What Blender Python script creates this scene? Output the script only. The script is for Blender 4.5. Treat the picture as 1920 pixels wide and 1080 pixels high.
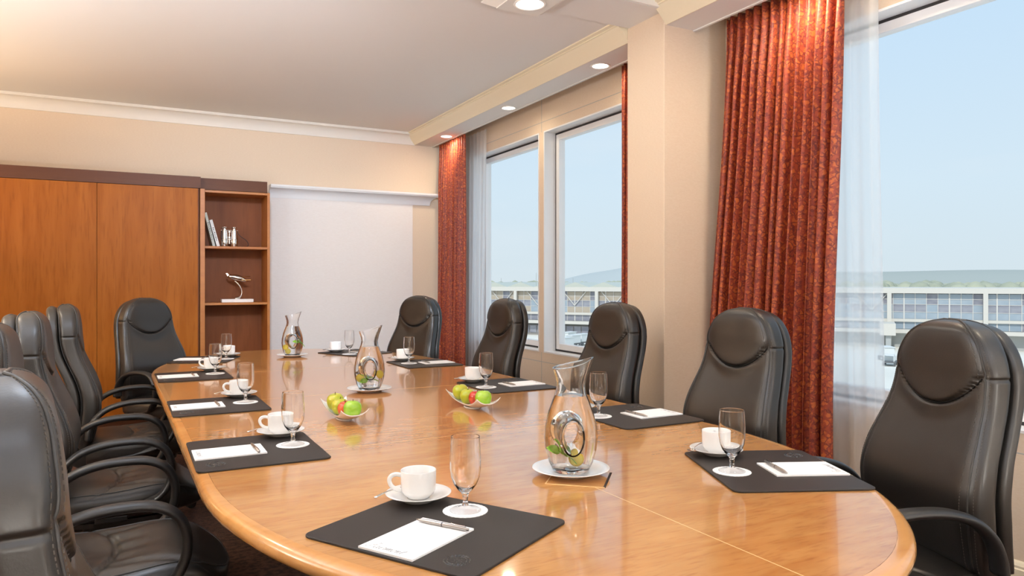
import bpy, bmesh, math, random
import numpy as np
from mathutils import Vector, Matrix
random.seed(7)
for o in list(bpy.data.objects):
    bpy.data.objects.remove(o)
SC = bpy.context.scene
COL = SC.collection
PI = math.pi

# ------------------------------------------------------------------ camera, sky, lights, exposure
YAW = math.radians(27.897)
cam_d = bpy.data.cameras.new('camera')
cam = bpy.data.objects.new('camera', cam_d)
COL.objects.link(cam)
cam.location = (0, 0, 1.26)
cam.rotation_euler = (PI / 2, 0, -YAW)
cam_d.sensor_width = 36.0
cam_d.lens = 36.0 * 1360 / 1920
cam_d.shift_y = -11.0 / 1920
cam_d.clip_start = 0.05
cam_d.clip_end = 20000
SC.camera = cam
SC.view_settings.view_transform = 'Standard'
SC.view_settings.look = 'None'
SC.view_settings.gamma = 1.0
SC.view_settings.exposure = 0.0
SC.view_settings.use_curve_mapping = False

world = bpy.data.worlds.new('sky')
SC.world = world
world.use_nodes = True
nt = world.node_tree
nt.nodes.clear()
w_out = nt.nodes.new('ShaderNodeOutputWorld')
w_bg = nt.nodes.new('ShaderNodeBackground')
w_tc = nt.nodes.new('ShaderNodeTexCoord')
w_sep = nt.nodes.new('ShaderNodeSeparateXYZ')
w_rmp = nt.nodes.new('ShaderNodeValToRGB')
w_map = nt.nodes.new('ShaderNodeMapping')
w_noi = nt.nodes.new('ShaderNodeTexNoise')
w_cr = nt.nodes.new('ShaderNodeValToRGB')
w_mix = nt.nodes.new('ShaderNodeMixRGB')
nt.links.new(w_tc.outputs['Generated'], w_sep.inputs[0])
nt.links.new(w_sep.outputs['Z'], w_rmp.inputs[0])
e = w_rmp.color_ramp.elements
e[0].position = 0.0
e[0].color = (0.70, 0.80, 0.86, 1)
e[1].position = 0.45
e[1].color = (0.54, 0.755, 1.0, 1)
m_ = w_rmp.color_ramp.elements.new(0.12)
m_.color = (0.69, 0.83, 0.94, 1)
w_map.inputs['Scale'].default_value = (1.0, 1.0, 3.0)
nt.links.new(w_tc.outputs['Generated'], w_map.inputs[0])
nt.links.new(w_map.outputs[0], w_noi.inputs['Vector'])
w_noi.inputs['Scale'].default_value = 3.0
w_noi.inputs['Detail'].default_value = 5.0
w_cr.color_ramp.elements[0].position = 0.48
w_cr.color_ramp.elements[0].color = (0, 0, 0, 1)
w_cr.color_ramp.elements[1].position = 0.75
w_cr.color_ramp.elements[1].color = (0.5, 0.5, 0.5, 1)
nt.links.new(w_noi.outputs['Fac'], w_cr.inputs[0])
nt.links.new(w_cr.outputs[0], w_mix.inputs[0])
nt.links.new(w_rmp.outputs[0], w_mix.inputs[1])
w_mix.inputs[2].default_value = (0.80, 0.87, 0.93, 1)
nt.links.new(w_mix.outputs[0], w_bg.inputs[0])
w_bg.inputs[1].default_value = 1.0
nt.links.new(w_bg.outputs[0], w_out.inputs[0])


def light(name, kind, loc, energy, color, size=0.2, rot=(0, 0, 0), spread=None, spot=None, blend=0.5):
    d = bpy.data.lights.new(name, kind)
    d.energy = energy
    d.color = color
    if kind == 'AREA':
        d.shape = 'DISK'
        d.size = size
        if spread:
            d.spread = spread
    elif kind == 'SPOT':
        d.shadow_soft_size = size
        d.spot_size = spot
        d.spot_blend = blend
    elif kind == 'POINT':
        d.shadow_soft_size = size
    o = bpy.data.objects.new(name, d)
    o.location = loc
    o.rotation_euler = rot
    COL.objects.link(o)
    return o


sun_d = bpy.data.lights.new('sun', 'SUN')
sun_d.energy = 2.1
sun_d.angle = 0.02
sun_d.color = (1, 0.96, 0.9)
sun = bpy.data.objects.new('sun', sun_d)
sun.rotation_euler = (math.radians(48), 0, math.radians(-55))
COL.objects.link(sun)

WARM = (1.0, 0.80, 0.56)
SOFTW = (1.0, 0.92, 0.80)
COOLW = (0.80, 0.93, 1.12)
CEIL = 2.87
# fill lamps added at ceiling height, out of the frame and without fittings
for (x, y, en, colr, sz) in ((0.0, 0.4, 3, COOLW, 0.5), (0.0, 2.6, 10, COOLW, 0.5), (-1.15, 4.3, 16, WARM, 0.5)):
    light('ceiling_fill_light', 'AREA', (x, y, CEIL - 0.03), en, colr, sz)
# unseen uplights added to fill the ceiling; warm ones follow the glow at left
for (x, y, z, en, colr) in ((0.2, -1.4, 1.0, 80, COOLW), (2.2, -1.4, 1.0, 105, COOLW), (-1.72, 0.8, 1.35, 20, WARM), (-1.72, 2.8, 1.3, 135, COOLW), (-1.72, 4.6, 1.3, 22, WARM), (-1.72, 6.2, 1.4, 19, (1.0, 0.72, 0.42))):
    light('fill_uplight', 'AREA', (x, y, z), en, colr, 0.5, rot=(PI, 0, 0))
# unseen spot added to brighten the far wall panel
sp_ = light('wall_fill_spot', 'SPOT', (0.3, 2.3, 2.75), 560, COOLW, 0.25, spot=math.radians(62), blend=1.0)
sp_.rotation_euler = (Vector((1.75, 7.5, 1.35)) - sp_.location).to_track_quat('-Z', 'Y').to_euler()

# ------------------------------------------------------------------ helpers


class MB:
    """collects vertices and faces of one mesh"""

    def __init__(self):
        self.v = []
        self.f = []

    def add(self, vs, fs):
        b = len(self.v)
        self.v += [tuple(p) for p in vs]
        self.f += [tuple(i + b for i in f) for f in fs]
        return self

    def box(self, c, s, rz=0.0):
        x, y, z = [k / 2 for k in s]
        pts = [(-x, -y, -z), (x, -y, -z), (x, y, -z), (-x, y, -z), (-x, -y, z), (x, -y, z), (x, y, z), (-x, y, z)]
        if rz:
            cs, sn = math.cos(rz), math.sin(rz)
            pts = [(p[0] * cs - p[1] * sn, p[0] * sn + p[1] * cs, p[2]) for p in pts]
        pts = [(p[0] + c[0], p[1] + c[1], p[2] + c[2]) for p in pts]
        return self.add(pts, [(0, 3, 2, 1), (4, 5, 6, 7), (0, 1, 5, 4), (1, 2, 6, 5), (2, 3, 7, 6), (3, 0, 4, 7)])

    def span(self, a, b):
        return self.box([(a[i] + b[i]) / 2 for i in range(3)], [abs(b[i] - a[i]) for i in range(3)])

    def prism(self, outline, z0, z1):
        n = len(outline)
        vs = [(p[0], p[1], z0) for p in outline] + [(p[0], p[1], z1) for p in outline]
        fs = [tuple(range(n - 1, -1, -1)), tuple(range(n, 2 * n))]
        fs += [(i, (i + 1) % n, n + (i + 1) % n, n + i) for i in range(n)]
        return self.add(vs, fs)

    def loft(self, rings, cap=True, closed=True):
        n = len(rings[0])
        vs = [p for r in rings for p in r]
        fs = []
        m = n if closed else n - 1
        for k in range(len(rings) - 1):
            for i in range(m):
                j = (i + 1) % n
                fs.append((k * n + i, k * n + j, (k + 1) * n + j, (k + 1) * n + i))
        if cap:
            fs.append(tuple(range(n - 1, -1, -1)))
            b = (len(rings) - 1) * n
            fs.append(tuple(range(b, b + n)))
        return self.add(vs, fs)

    def lathe(self, prof, seg=32, c=(0, 0, 0), axis='z'):
        rings = []
        for r, z in prof:
            r = max(r, 1e-5)
            rings.append([(r * math.cos(2 * PI * i / seg), r * math.sin(2 * PI * i / seg), z) for i in range(seg)])
        if axis == 'x':
            rings = [[(p[2], p[0], p[1]) for p in r] for r in rings]
        elif axis == 'y':
            rings = [[(p[1], p[2], p[0]) for p in r] for r in rings]
        rings = [[(p[0] + c[0], p[1] + c[1], p[2] + c[2]) for p in r] for r in rings]
        return self.loft(rings, cap=True)

    def tube(self, path, r, seg=8, flat=None, cap=True, up=(0, 0, 1)):
        """r: radius or list; flat=(a,b) gives half sizes sideways / along the up-ish normal"""
        P = [Vector(p) for p in path]
        rings = []
        n = len(P)
        side = None
        for i in range(n):
            t = (P[min(i + 1, n - 1)] - P[max(i - 1, 0)]).normalized()
            if side is None:
                side = t.cross(Vector(up))
                if side.length < 1e-4:
                    side = t.cross(Vector((1, 0, 0)))
            side = (side - t * side.dot(t)).normalized()
            nn = side.cross(t).normalized()
            rr = r[i] if isinstance(r, (list, tuple)) else r
            a, b = (flat[0], flat[1]) if flat else (1, 1)
            rings.append([tuple(P[i] + side * (rr * a * math.cos(2 * PI * k / seg)) + nn * (rr * b * math.sin(2 * PI * k / seg))) for k in range(seg)])
        return self.loft(rings, cap=cap)

    def mesh(self, name):
        me = bpy.data.meshes.new(name)
        me.from_pydata(self.v, [], self.f)
        bm = bmesh.new()
        bm.from_mesh(me)
        bmesh.ops.recalc_face_normals(bm, faces=bm.faces)
        bm.to_mesh(me)
        bm.free()
        return me

    def build(self, name, mat, parent=None, smooth=False, bevel=0.0, bseg=2, auto=None, loc=None, rz=0.0):
        me = self.mesh(name)
        me.materials.append(mat)
        if smooth or auto:
            me.polygons.foreach_set('use_smooth', [True] * len(me.polygons))
        o = bpy.data.objects.new(name, me)
        COL.objects.link(o)
        if parent is not None:
            o.parent = parent
        if bevel:
            md = o.modifiers.new('bevel', 'BEVEL')
            md.width = bevel
            md.segments = bseg
            md.limit_method = 'ANGLE'
            md.angle_limit = math.radians(40)
        if auto:
            bm = bmesh.new()
            bm.from_mesh(me)
            lim = math.radians(auto)
            for ed in bm.edges:
                if len(ed.link_faces) == 2 and ed.calc_face_angle(0) > lim:
                    ed.smooth = False
            bm.to_mesh(me)
            bm.free()
        if loc:
            o.location = loc
        if rz:
            o.rotation_euler = (0, 0, rz)
        return o


def thing(name, label, cat, loc=(0, 0, 0), rz=0.0, group=None):
    o = bpy.data.objects.new(name, None)
    o.empty_display_size = 0.1
    COL.objects.link(o)
    o.location = loc
    o.rotation_euler = (0, 0, rz)
    return tag(o, label, cat, group)


def tag(o, label, cat, group=None):
    o['label'] = label
    o['category'] = cat
    if group:
        o['group'] = group
    return o


def struct(o, label=None):
    o['kind'] = 'structure'
    if label:
        o['label'] = label
    return o


def dup(root, loc, rz, label, group=None):
    def cp(o, par):
        c = o.copy()
        COL.objects.link(c)
        if par is not None:
            c.parent = par
        for ch in list(o.children):
            cp(ch, c)
        return c
    r = cp(root, None)
    r.location = loc
    r.rotation_euler = (0, 0, rz)
    r['label'] = label
    if group:
        r['group'] = group
    return r


def crom(keys, xs):
    """smooth (monotone-ish cubic) interpolation through (x, y) keys"""
    kx = np.array([k[0] for k in keys], float)
    ky = np.array([k[1] for k in keys], float)
    m = np.gradient(ky, kx)
    out = []
    for x in xs:
        i = int(np.clip(np.searchsorted(kx, x) - 1, 0, len(kx) - 2))
        h = kx[i + 1] - kx[i]
        t = min(max((x - kx[i]) / h, 0), 1)
        out.append((2 * t**3 - 3 * t**2 + 1) * ky[i] + (t**3 - 2 * t**2 + t) * h * m[i] + (-2 * t**3 + 3 * t**2) * ky[i + 1] + (t**3 - t**2) * h * m[i + 1])
    return out


def spline(pts, n):
    """catmull-rom through points, n samples per span"""
    P = [np.array(p, float) for p in pts]
    out = []
    for i in range(len(P) - 1):
        p0 = P[max(i - 1, 0)]
        p1, p2 = P[i], P[i + 1]
        p3 = P[min(i + 2, len(P) - 1)]
        for k in range(n):
            t = k / n
            out.append(tuple(0.5 * ((2 * p1) + (-p0 + p2) * t + (2 * p0 - 5 * p1 + 4 * p2 - p3) * t * t + (-p0 + 3 * p1 - 3 * p2 + p3) * t**3)))
    out.append(tuple(P[-1]))
    return out


def smooth01(t):
    t = min(max(t, 0), 1)
    return t * t * (3 - 2 * t)


# ------------------------------------------------------------------ materials
def srgb(r, g, b):
    f = lambda c: (c / 255 / 12.92) if c / 255 <= 0.04045 else ((c / 255 + 0.055) / 1.055) ** 2.4
    return (f(r), f(g), f(b), 1)


def mat(name, col, rough=0.5, metal=0.0, spec=0.5, bump=None, noise=None, coat=0.0, sheen=0.0, **kw):
    m = bpy.data.materials.new(name)
    m.use_nodes = True
    n = m.node_tree
    b = n.nodes['Principled BSDF']
    b.inputs['Base Color'].default_value = col
    b.inputs['Roughness'].default_value = rough
    b.inputs['Metallic'].default_value = metal
    b.inputs['Specular IOR Level'].default_value = spec
    b.inputs['Coat Weight'].default_value = coat
    if sheen:
        b.inputs['Sheen Weight'].default_value = sheen
    for k, v in kw.items():
        b.inputs[k.replace('_', ' ')].default_value = v
    tc = n.nodes.new('ShaderNodeTexCoord')
    if noise:   # (scale vector, detail, colour b, low, high)
        mp = n.nodes.new('ShaderNodeMapping')
        mp.inputs['Scale'].default_value = noise[0]
        nz = n.nodes.new('ShaderNodeTexNoise')
        nz.inputs['Scale'].default_value = 1.0
        nz.inputs['Detail'].default_value = noise[1]
        rp = n.nodes.new('ShaderNodeValToRGB')
        rp.color_ramp.elements[0].position = noise[3]
        rp.color_ramp.elements[1].position = noise[4]
        rp.color_ramp.elements[0].color = col
        rp.color_ramp.elements[1].color = noise[2]
        n.links.new(tc.outputs['Object'], mp.inputs[0])
        n.links.new(mp.outputs[0], nz.inputs['Vector'])
        n.links.new(nz.outputs['Fac'], rp.inputs[0])
        n.links.new(rp.outputs[0], b.inputs['Base Color'])
    if bump:    # (scale, strength, distance)
        nz2 = n.nodes.new('ShaderNodeTexNoise')
        nz2.inputs['Scale'].default_value = bump[0]
        nz2.inputs['Detail'].default_value = 4
        bp = n.nodes.new('ShaderNodeBump')
        bp.inputs['Strength'].default_value = bump[1]
        bp.inputs['Distance'].default_value = bump[2]
        n.links.new(tc.outputs['Object'], nz2.inputs['Vector'])
        n.links.new(nz2.outputs['Fac'], bp.inputs['Height'])
        n.links.new(bp.outputs[0], b.inputs['Normal'])
    return m


def emit(name, col, s):
    m = bpy.data.materials.new(name)
    m.use_nodes = True
    n = m.node_tree
    n.nodes.clear()
    o = n.nodes.new('ShaderNodeOutputMaterial')
    em = n.nodes.new('ShaderNodeEmission')
    em.inputs[0].default_value = col
    em.inputs[1].default_value = s
    n.links.new(em.outputs[0], o.inputs[0])
    return m


def wood(name, a, b, c, scale, rough, axis='z', coat=0.0, stretch=14.0, fleck=0.35, fig=0.0, spec=0.5):
    """veneer: long streaks along axis plus fine flecks"""
    m = bpy.data.materials.new(name)
    m.use_nodes = True
    n = m.node_tree
    bs = n.nodes['Principled BSDF']
    bs.inputs['Roughness'].default_value = rough
    bs.inputs['Coat Weight'].default_value = coat
    bs.inputs['Coat Roughness'].default_value = 0.05
    bs.inputs['Specular IOR Level'].default_value = spec
    tc = n.nodes.new('ShaderNodeTexCoord')
    mp = n.nodes.new('ShaderNodeMapping')
    s = [scale * stretch] * 3
    s['xyz'.index(axis)] = scale
    mp.inputs['Scale'].default_value = s
    n1 = n.nodes.new('ShaderNodeTexNoise')
    n1.inputs['Scale'].default_value = 1.0
    n1.inputs['Detail'].default_value = 6
    n1.inputs['Distortion'].default_value = 0.6
    r1 = n.nodes.new('ShaderNodeValToRGB')
    r1.color_ramp.elements[0].position = 0.3
    r1.color_ramp.elements[0].color = a
    r1.color_ramp.elements[1].position = 0.72
    r1.color_ramp.elements[1].color = b
    n.links.new(tc.outputs['Object'], mp.inputs[0])
    n.links.new(mp.outputs[0], n1.inputs['Vector'])
    n.links.new(n1.outputs['Fac'], r1.inputs[0])
    mp2 = n.nodes.new('ShaderNodeMapping')
    s2 = [scale * stretch * 6] * 3
    s2['xyz'.index(axis)] = scale * 5
    mp2.inputs['Scale'].default_value = s2
    n2 = n.nodes.new('ShaderNodeTexNoise')
    n2.inputs['Scale'].default_value = 1.0
    n2.inputs['Detail'].default_value = 4
    r2 = n.nodes.new('ShaderNodeValToRGB')
    r2.color_ramp.elements[0].position = 0.52
    r2.color_ramp.elements[0].color = (0, 0, 0, 1)
    r2.color_ramp.elements[1].position = 0.78
    r2.color_ramp.elements[1].color = (fleck, fleck, fleck, 1)
    n.links.new(tc.outputs['Object'], mp2.inputs[0])
    n.links.new(mp2.outputs[0], n2.inputs['Vector'])
    n.links.new(n2.outputs['Fac'], r2.inputs[0])
    mx = n.nodes.new('ShaderNodeMixRGB')
    n.links.new(r2.outputs[0], mx.inputs[0])
    n.links.new(r1.outputs[0], mx.inputs[1])
    mx.inputs[2].default_value = c
    last = mx
    if fig:   # cross figure: soft mottling across the grain
        mp3 = n.nodes.new('ShaderNodeMapping')
        s3 = [6.0] * 3
        s3['xyz'.index(axis)] = 3.0
        mp3.inputs['Scale'].default_value = s3
        n3 = n.nodes.new('ShaderNodeTexNoise')
        n3.inputs['Scale'].default_value = 1.0
        n3.inputs['Detail'].default_value = 3
        n3.inputs['Distortion'].default_value = 1.0
        r3 = n.nodes.new('ShaderNodeValToRGB')
        r3.color_ramp.elements[0].position = 0.4
        r3.color_ramp.elements[0].color = (1, 1, 1, 1)
        r3.color_ramp.elements[1].position = 0.7
        r3.color_ramp.elements[1].color = (1 - fig, 1 - fig * 1.15, 1 - fig * 1.3, 1)
        n.links.new(tc.outputs['Object'], mp3.inputs[0])
        n.links.new(mp3.outputs[0], n3.inputs['Vector'])
        n.links.new(n3.outputs['Fac'], r3.inputs[0])
        mu = n.nodes.new('ShaderNodeMixRGB')
        mu.blend_type = 'MULTIPLY'
        mu.inputs[0].default_value = 1.0
        n.links.new(mx.outputs[0], mu.inputs[1])
        n.links.new(r3.outputs[0], mu.inputs[2])
        last = mu
    n.links.new(last.outputs[0], bs.inputs['Base Color'])
    return m


def glassy(name, col, ior, rough=0.0):
    m = bpy.data.materials.new(name)
    m.use_nodes = True
    n = m.node_tree
    n.nodes.clear()
    o = n.nodes.new('ShaderNodeOutputMaterial')
    g = n.nodes.new('ShaderNodeBsdfGlass')
    g.inputs['Color'].default_value = col
    g.inputs['IOR'].default_value = ior
    g.inputs['Roughness'].default_value = rough
    n.links.new(g.outputs[0], o.inputs[0])
    return m


def thin_glass(name, tint, edge=0.1, base=0.0, rough=0.02):
    """clear sheet: lets light straight through, mirrors by Fresnel"""
    m = bpy.data.materials.new(name)
    m.use_nodes = True
    n = m.node_tree
    n.nodes.clear()
    o = n.nodes.new('ShaderNodeOutputMaterial')
    t = n.nodes.new('ShaderNodeBsdfTransparent')
    t.inputs[0].default_value = tint
    g = n.nodes.new('ShaderNodeBsdfGlossy')
    g.inputs['Roughness'].default_value = rough
    lw = n.nodes.new('ShaderNodeLayerWeight')
    lw.inputs[0].default_value = 0.5
    pw = n.nodes.new('ShaderNodeMath')
    pw.operation = 'POWER'
    pw.inputs[1].default_value = 5.0
    n.links.new(lw.outputs['Facing'], pw.inputs[0])
    fr = n.nodes.new('ShaderNodeMath')
    fr.operation = 'MULTIPLY_ADD'
    fr.inputs[1].default_value = edge
    fr.inputs[2].default_value = base
    n.links.new(pw.outputs[0], fr.inputs[0])
    mx = n.nodes.new('ShaderNodeMixShader')
    n.links.new(fr.outputs[0], mx.inputs[0])
    n.links.new(t.outputs[0], mx.inputs[1])
    n.links.new(g.outputs[0], mx.inputs[2])
    n.links.new(mx.outputs[0], o.inputs[0])
    return m


def sheer_mat(name, col, opacity):
    m = bpy.data.materials.new(name)
    m.use_nodes = True
    n = m.node_tree
    n.nodes.clear()
    o = n.nodes.new('ShaderNodeOutputMaterial')
    t = n.nodes.new('ShaderNodeBsdfTransparent')
    d = n.nodes.new('ShaderNodeBsdfDiffuse')
    d.inputs[0].default_value = col
    tr = n.nodes.new('ShaderNodeBsdfTranslucent')
    tr.inputs[0].default_value = col
    m1 = n.nodes.new('ShaderNodeMixShader')
    m1.inputs[0].default_value = 0.85
    n.links.new(d.outputs[0], m1.inputs[1])
    n.links.new(tr.outputs[0], m1.inputs[2])
    m2 = n.nodes.new('ShaderNodeMixShader')
    m2.inputs[0].default_value = opacity
    n.links.new(t.outputs[0], m2.inputs[1])
    n.links.new(m1.outputs[0], m2.inputs[2])
    n.links.new(m2.outputs[0], o.inputs[0])
    return m


def damask(name, a, b, c):
    """woven leaf-scroll cloth: warped cells and veins in two reds over a gold ground"""
    m = bpy.data.materials.new(name)
    m.use_nodes = True
    n = m.node_tree
    bs = n.nodes['Principled BSDF']
    bs.inputs['Roughness'].default_value = 0.55
    bs.inputs['Sheen Weight'].default_value = 0.08
    bs.inputs['Sheen Roughness'].default_value = 0.4
    bs.inputs['Sheen Tint'].default_value = (1, 0.55, 0.3, 1)
    tc = n.nodes.new('ShaderNodeTexCoord')
    nz = n.nodes.new('ShaderNodeTexNoise')
    nz.inputs['Scale'].default_value = 24
    nz.inputs['Detail'].default_value = 2
    vm = n.nodes.new('ShaderNodeVectorMath')
    vm.operation = 'MULTIPLY_ADD'
    vm.inputs[1].default_value = (0.06, 0.06, 0.06)
    n.links.new(tc.outputs['Object'], nz.inputs['Vector'])
    n.links.new(nz.outputs['Color'], vm.inputs[0])
    n.links.new(tc.outputs['Object'], vm.inputs[2])
    vo = n.nodes.new('ShaderNodeTexVoronoi')
    vo.feature = 'DISTANCE_TO_EDGE'
    vo.inputs['Scale'].default_value = 34
    n.links.new(vm.outputs[0], vo.inputs['Vector'])
    r = n.nodes.new('ShaderNodeValToRGB')
    r.color_ramp.elements[0].position = 0.04
    r.color_ramp.elements[0].color = c
    r.color_ramp.elements[1].position = 0.22
    r.color_ramp.elements[1].color = a
    n.links.new(vo.outputs['Distance'], r.inputs[0])
    n2 = n.nodes.new('ShaderNodeTexNoise')
    n2.inputs['Scale'].default_value = 48
    n2.inputs['Detail'].default_value = 3
    n.links.new(tc.outputs['Object'], n2.inputs['Vector'])
    r2 = n.nodes.new('ShaderNodeValToRGB')
    r2.color_ramp.elements[0].position = 0.47
    r2.color_ramp.elements[0].color = (0, 0, 0, 1)
    r2.color_ramp.elements[1].position = 0.55
    r2.color_ramp.elements[1].color = (0.8, 0.8, 0.8, 1)
    n.links.new(n2.outputs['Fac'], r2.inputs[0])
    mx = n.nodes.new('ShaderNodeMixRGB')
    n.links.new(r2.outputs[0], mx.inputs[0])
    n.links.new(r.outputs[0], mx.inputs[1])
    mx.inputs[2].default_value = b
    n.links.new(mx.outputs[0], bs.inputs['Base Color'])
    return m


WALLC = srgb(226, 205, 180)
M = dict(
    wall=mat('wallcovering', WALLC, 0.85, noise=((60, 60, 300), 3, srgb(231, 212, 189), 0.35, 0.7), bump=(220, 0.12, 0.002)),
    panel=mat('pale_wallcovering', srgb(236, 230, 225), 0.85, noise=((40, 40, 260), 3, srgb(240, 235, 231), 0.35, 0.7), bump=(220, 0.1, 0.002)),
    ceil=mat('ceiling_paint', srgb(234, 230, 225), 0.9, bump=(120, 0.05, 0.001)),
    trim=mat('trim_paint', srgb(236, 230, 220), 0.5),
    warmtrim=mat('cream_trim_paint', srgb(240, 227, 198), 0.6),
    white=mat('white_window_paint', srgb(238, 238, 238), 0.4),
    gasket=mat('black_gasket', srgb(45, 42, 42), 0.6),
    carpet=mat('carpet', srgb(96, 66, 52), 0.95, noise=((38, 38, 38), 5, srgb(58, 38, 30), 0.4, 0.62), bump=(160, 0.5, 0.006)),
    cab=wood('cherry_veneer', srgb(168, 100, 34), srgb(148, 82, 20), srgb(116, 60, 12), 1.1, 0.42, 'z', stretch=9, fleck=0.5, spec=0.12),
    cabdark=wood('dark_cherry', srgb(98, 58, 34), srgb(88, 50, 29), srgb(70, 38, 22), 0.9, 0.45, 'x', stretch=9, fleck=0.3, spec=0.25),
    cabin=wood('cherry_inside', srgb(132, 76, 38), srgb(116, 63, 30), srgb(94, 48, 22), 0.9, 0.48, axis='z', stretch=9, fleck=0.3, spec=0.2),
    cablip=wood('cherry_edge', srgb(184, 118, 54), srgb(172, 104, 44), srgb(146, 82, 32), 0.9, 0.42, 'x', stretch=9, fleck=0.3),
    table=wood('figured_veneer', srgb(202, 147, 86), srgb(186, 125, 66), srgb(150, 91, 45), 4.2, 0.16, 'x', coat=0.5, stretch=5, fleck=0.5, fig=0.14),
    tedge=wood('figured_edge', srgb(218, 158, 92), srgb(204, 140, 76), srgb(172, 108, 56), 2.0, 0.16, 'x', coat=0.5, stretch=5, fleck=0.35, fig=0.1),
    inlay=mat('pale_inlay', srgb(240, 200, 140), 0.2, coat=0.3),
    lidgap=mat('dark_gap', srgb(40, 28, 20), 0.8),
    leather=mat('black_leather', (0.0150, 0.0122, 0.0098, 1), 0.42, spec=0.6, bump=(260, 0.14, 0.002), coat=0.28, Coat_Roughness=0.25),
    leather2=mat('black_leather_trim', (0.0115, 0.0098, 0.0082, 1), 0.42, spec=0.6, bump=(260, 0.12, 0.002), coat=0.28, Coat_Roughness=0.25),
    plastic=mat('black_plastic', (0.016, 0.015, 0.0145, 1), 0.42),
    seam=mat('dark_seam', (0.006, 0.005, 0.0045, 1), 0.7, spec=0.2),
    thread=mat('stitch_thread', (0.07, 0.06, 0.05, 1), 0.6),
    stitch=mat('dark_piping', (0.03, 0.028, 0.026, 1), 0.4),
    blotter=mat('blotter_leather', (0.024, 0.019, 0.017, 1), 0.5, spec=0.35, bump=(420, 0.15, 0.001)),
    emblem=mat('pressed_emblem_black', (0.01, 0.009, 0.009, 1), 0.22, spec=0.8),
    paper=mat('paper', srgb(244, 243, 242), 0.8),
    ink=mat('grey_ink', srgb(66, 68, 78), 0.6),
    china=mat('white_china', srgb(240, 238, 235), 0.18, coat=0.3),
    steel=mat('polished_steel', (0.75, 0.74, 0.72, 1), 0.16, metal=1.0),
    pen=mat('pen_metal', (0.45, 0.41, 0.38, 1), 0.3, metal=1.0),
    pendark=mat('pen_dark', (0.05, 0.045, 0.045, 1), 0.3),
    glass=glassy('clear_glass', (1, 1, 1, 1), 1.45),
    water=glassy('water', (0.99, 1, 1, 1), 1.22),
    pane=thin_glass('window_glass', (0.98, 0.99, 0.99, 1), 0.06, 0.0),
    goblet=thin_glass('goblet_glass', (0.985, 0.985, 0.985, 1), 0.75, 0.035),
    carafe=thin_glass('carafe_glass', (0.975, 0.98, 0.98, 1), 0.85, 0.04),
    lemon=mat('lemon', srgb(240, 214, 70), 0.5),
    lemonrind=mat('lemon_rind', srgb(232, 190, 40), 0.5),
    mint=mat('mint', srgb(128, 186, 40), 0.5, noise=((90, 90, 90), 2, srgb(166, 208, 74), 0.4, 0.65)),
    stem=mat('apple_stalk', srgb(72, 50, 28), 0.8),
    applegreen=mat('green_apple', srgb(140, 186, 40), 0.25, noise=((22, 22, 40), 3, srgb(176, 206, 74), 0.4, 0.7), coat=0.3),
    appleyellow=mat('yellow_green_apple', srgb(176, 182, 42), 0.28, noise=((22, 22, 30), 3, srgb(206, 178, 60), 0.45, 0.75), coat=0.3),
    applered=mat('red_apple', srgb(190, 48, 26), 0.25, noise=((24, 24, 12), 3, srgb(222, 108, 56), 0.45, 0.75), coat=0.3),
    drape=damask('damask_cloth', (0.52, 0.118, 0.026, 1), (0.32, 0.046, 0.020, 1), (0.17, 0.022, 0.018, 1)),
    sheer=sheer_mat('sheer_voile', (1.0, 1.0, 1.0, 1), 0.6),
    silver=mat('silver', (0.85, 0.84, 0.82, 1), 0.13, metal=1.0),
    brass=mat('brass', (0.8, 0.55, 0.25, 1), 0.25, metal=1.0),
    strap=mat('black_strap', (0.02, 0.018, 0.017, 1), 0.6),
    marble=mat('white_plinth', srgb(238, 234, 232), 0.35),
    bookgreen=mat('grey_green_cover', srgb(196, 200, 188), 0.6),
    bookwhite=mat('white_cover', srgb(232, 230, 226), 0.6),
    bookdark=mat('book_print', srgb(90, 92, 86), 0.7),
    lamp=emit('lamp_lens', (1.0, 0.93, 0.82, 1), 9.0),
    lampring=mat('lamp_ring', srgb(236, 230, 222), 0.4),
    # outside: distance haze is put into the terminal, woods and hill colours
    apron=mat('apron_concrete', srgb(238, 233, 222), 0.9, noise=((0.05, 0.05, 0.05), 4, srgb(226, 221, 210), 0.4, 0.65)),
    fascia=mat('pale_cladding', srgb(214, 208, 198), 0.7),
    clad=mat('grey_cladding', srgb(176, 178, 176), 0.8),
    cladd=mat('dark_grey_cladding', srgb(150, 146, 142), 0.8),
    mullion=mat('pale_mullion', srgb(212, 208, 202), 0.6),
    tglass=mat('terminal_glass', srgb(150, 164, 176), 0.35, noise=((0.25, 0.25, 0.4), 2, srgb(172, 182, 190), 0.4, 0.65)),
    tglassd=mat('terminal_dark_glass', srgb(138, 138, 148), 0.35, noise=((0.3, 0.3, 0.5), 2, srgb(158, 158, 166), 0.45, 0.6)),
    tan=mat('terminal_tan_glass', srgb(176, 160, 142), 0.5, noise=((0.2, 0.2, 0.5), 2, srgb(196, 184, 166), 0.4, 0.65)),
    skylight=mat('pale_green_glass', srgb(196, 198, 186), 0.5),
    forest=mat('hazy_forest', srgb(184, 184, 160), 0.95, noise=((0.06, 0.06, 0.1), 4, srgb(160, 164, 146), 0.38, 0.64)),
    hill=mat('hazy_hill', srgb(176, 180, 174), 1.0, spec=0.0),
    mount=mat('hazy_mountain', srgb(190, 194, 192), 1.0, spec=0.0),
    cartw=mat('cart_white', srgb(222, 224, 222), 0.5),
    cartd=mat('cart_dark', srgb(110, 112, 114), 0.7),
    blue=mat('blue_door', srgb(80, 96, 140), 0.6),
    yellow=mat('yellow_paint', srgb(226, 196, 110), 0.6),
)

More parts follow.
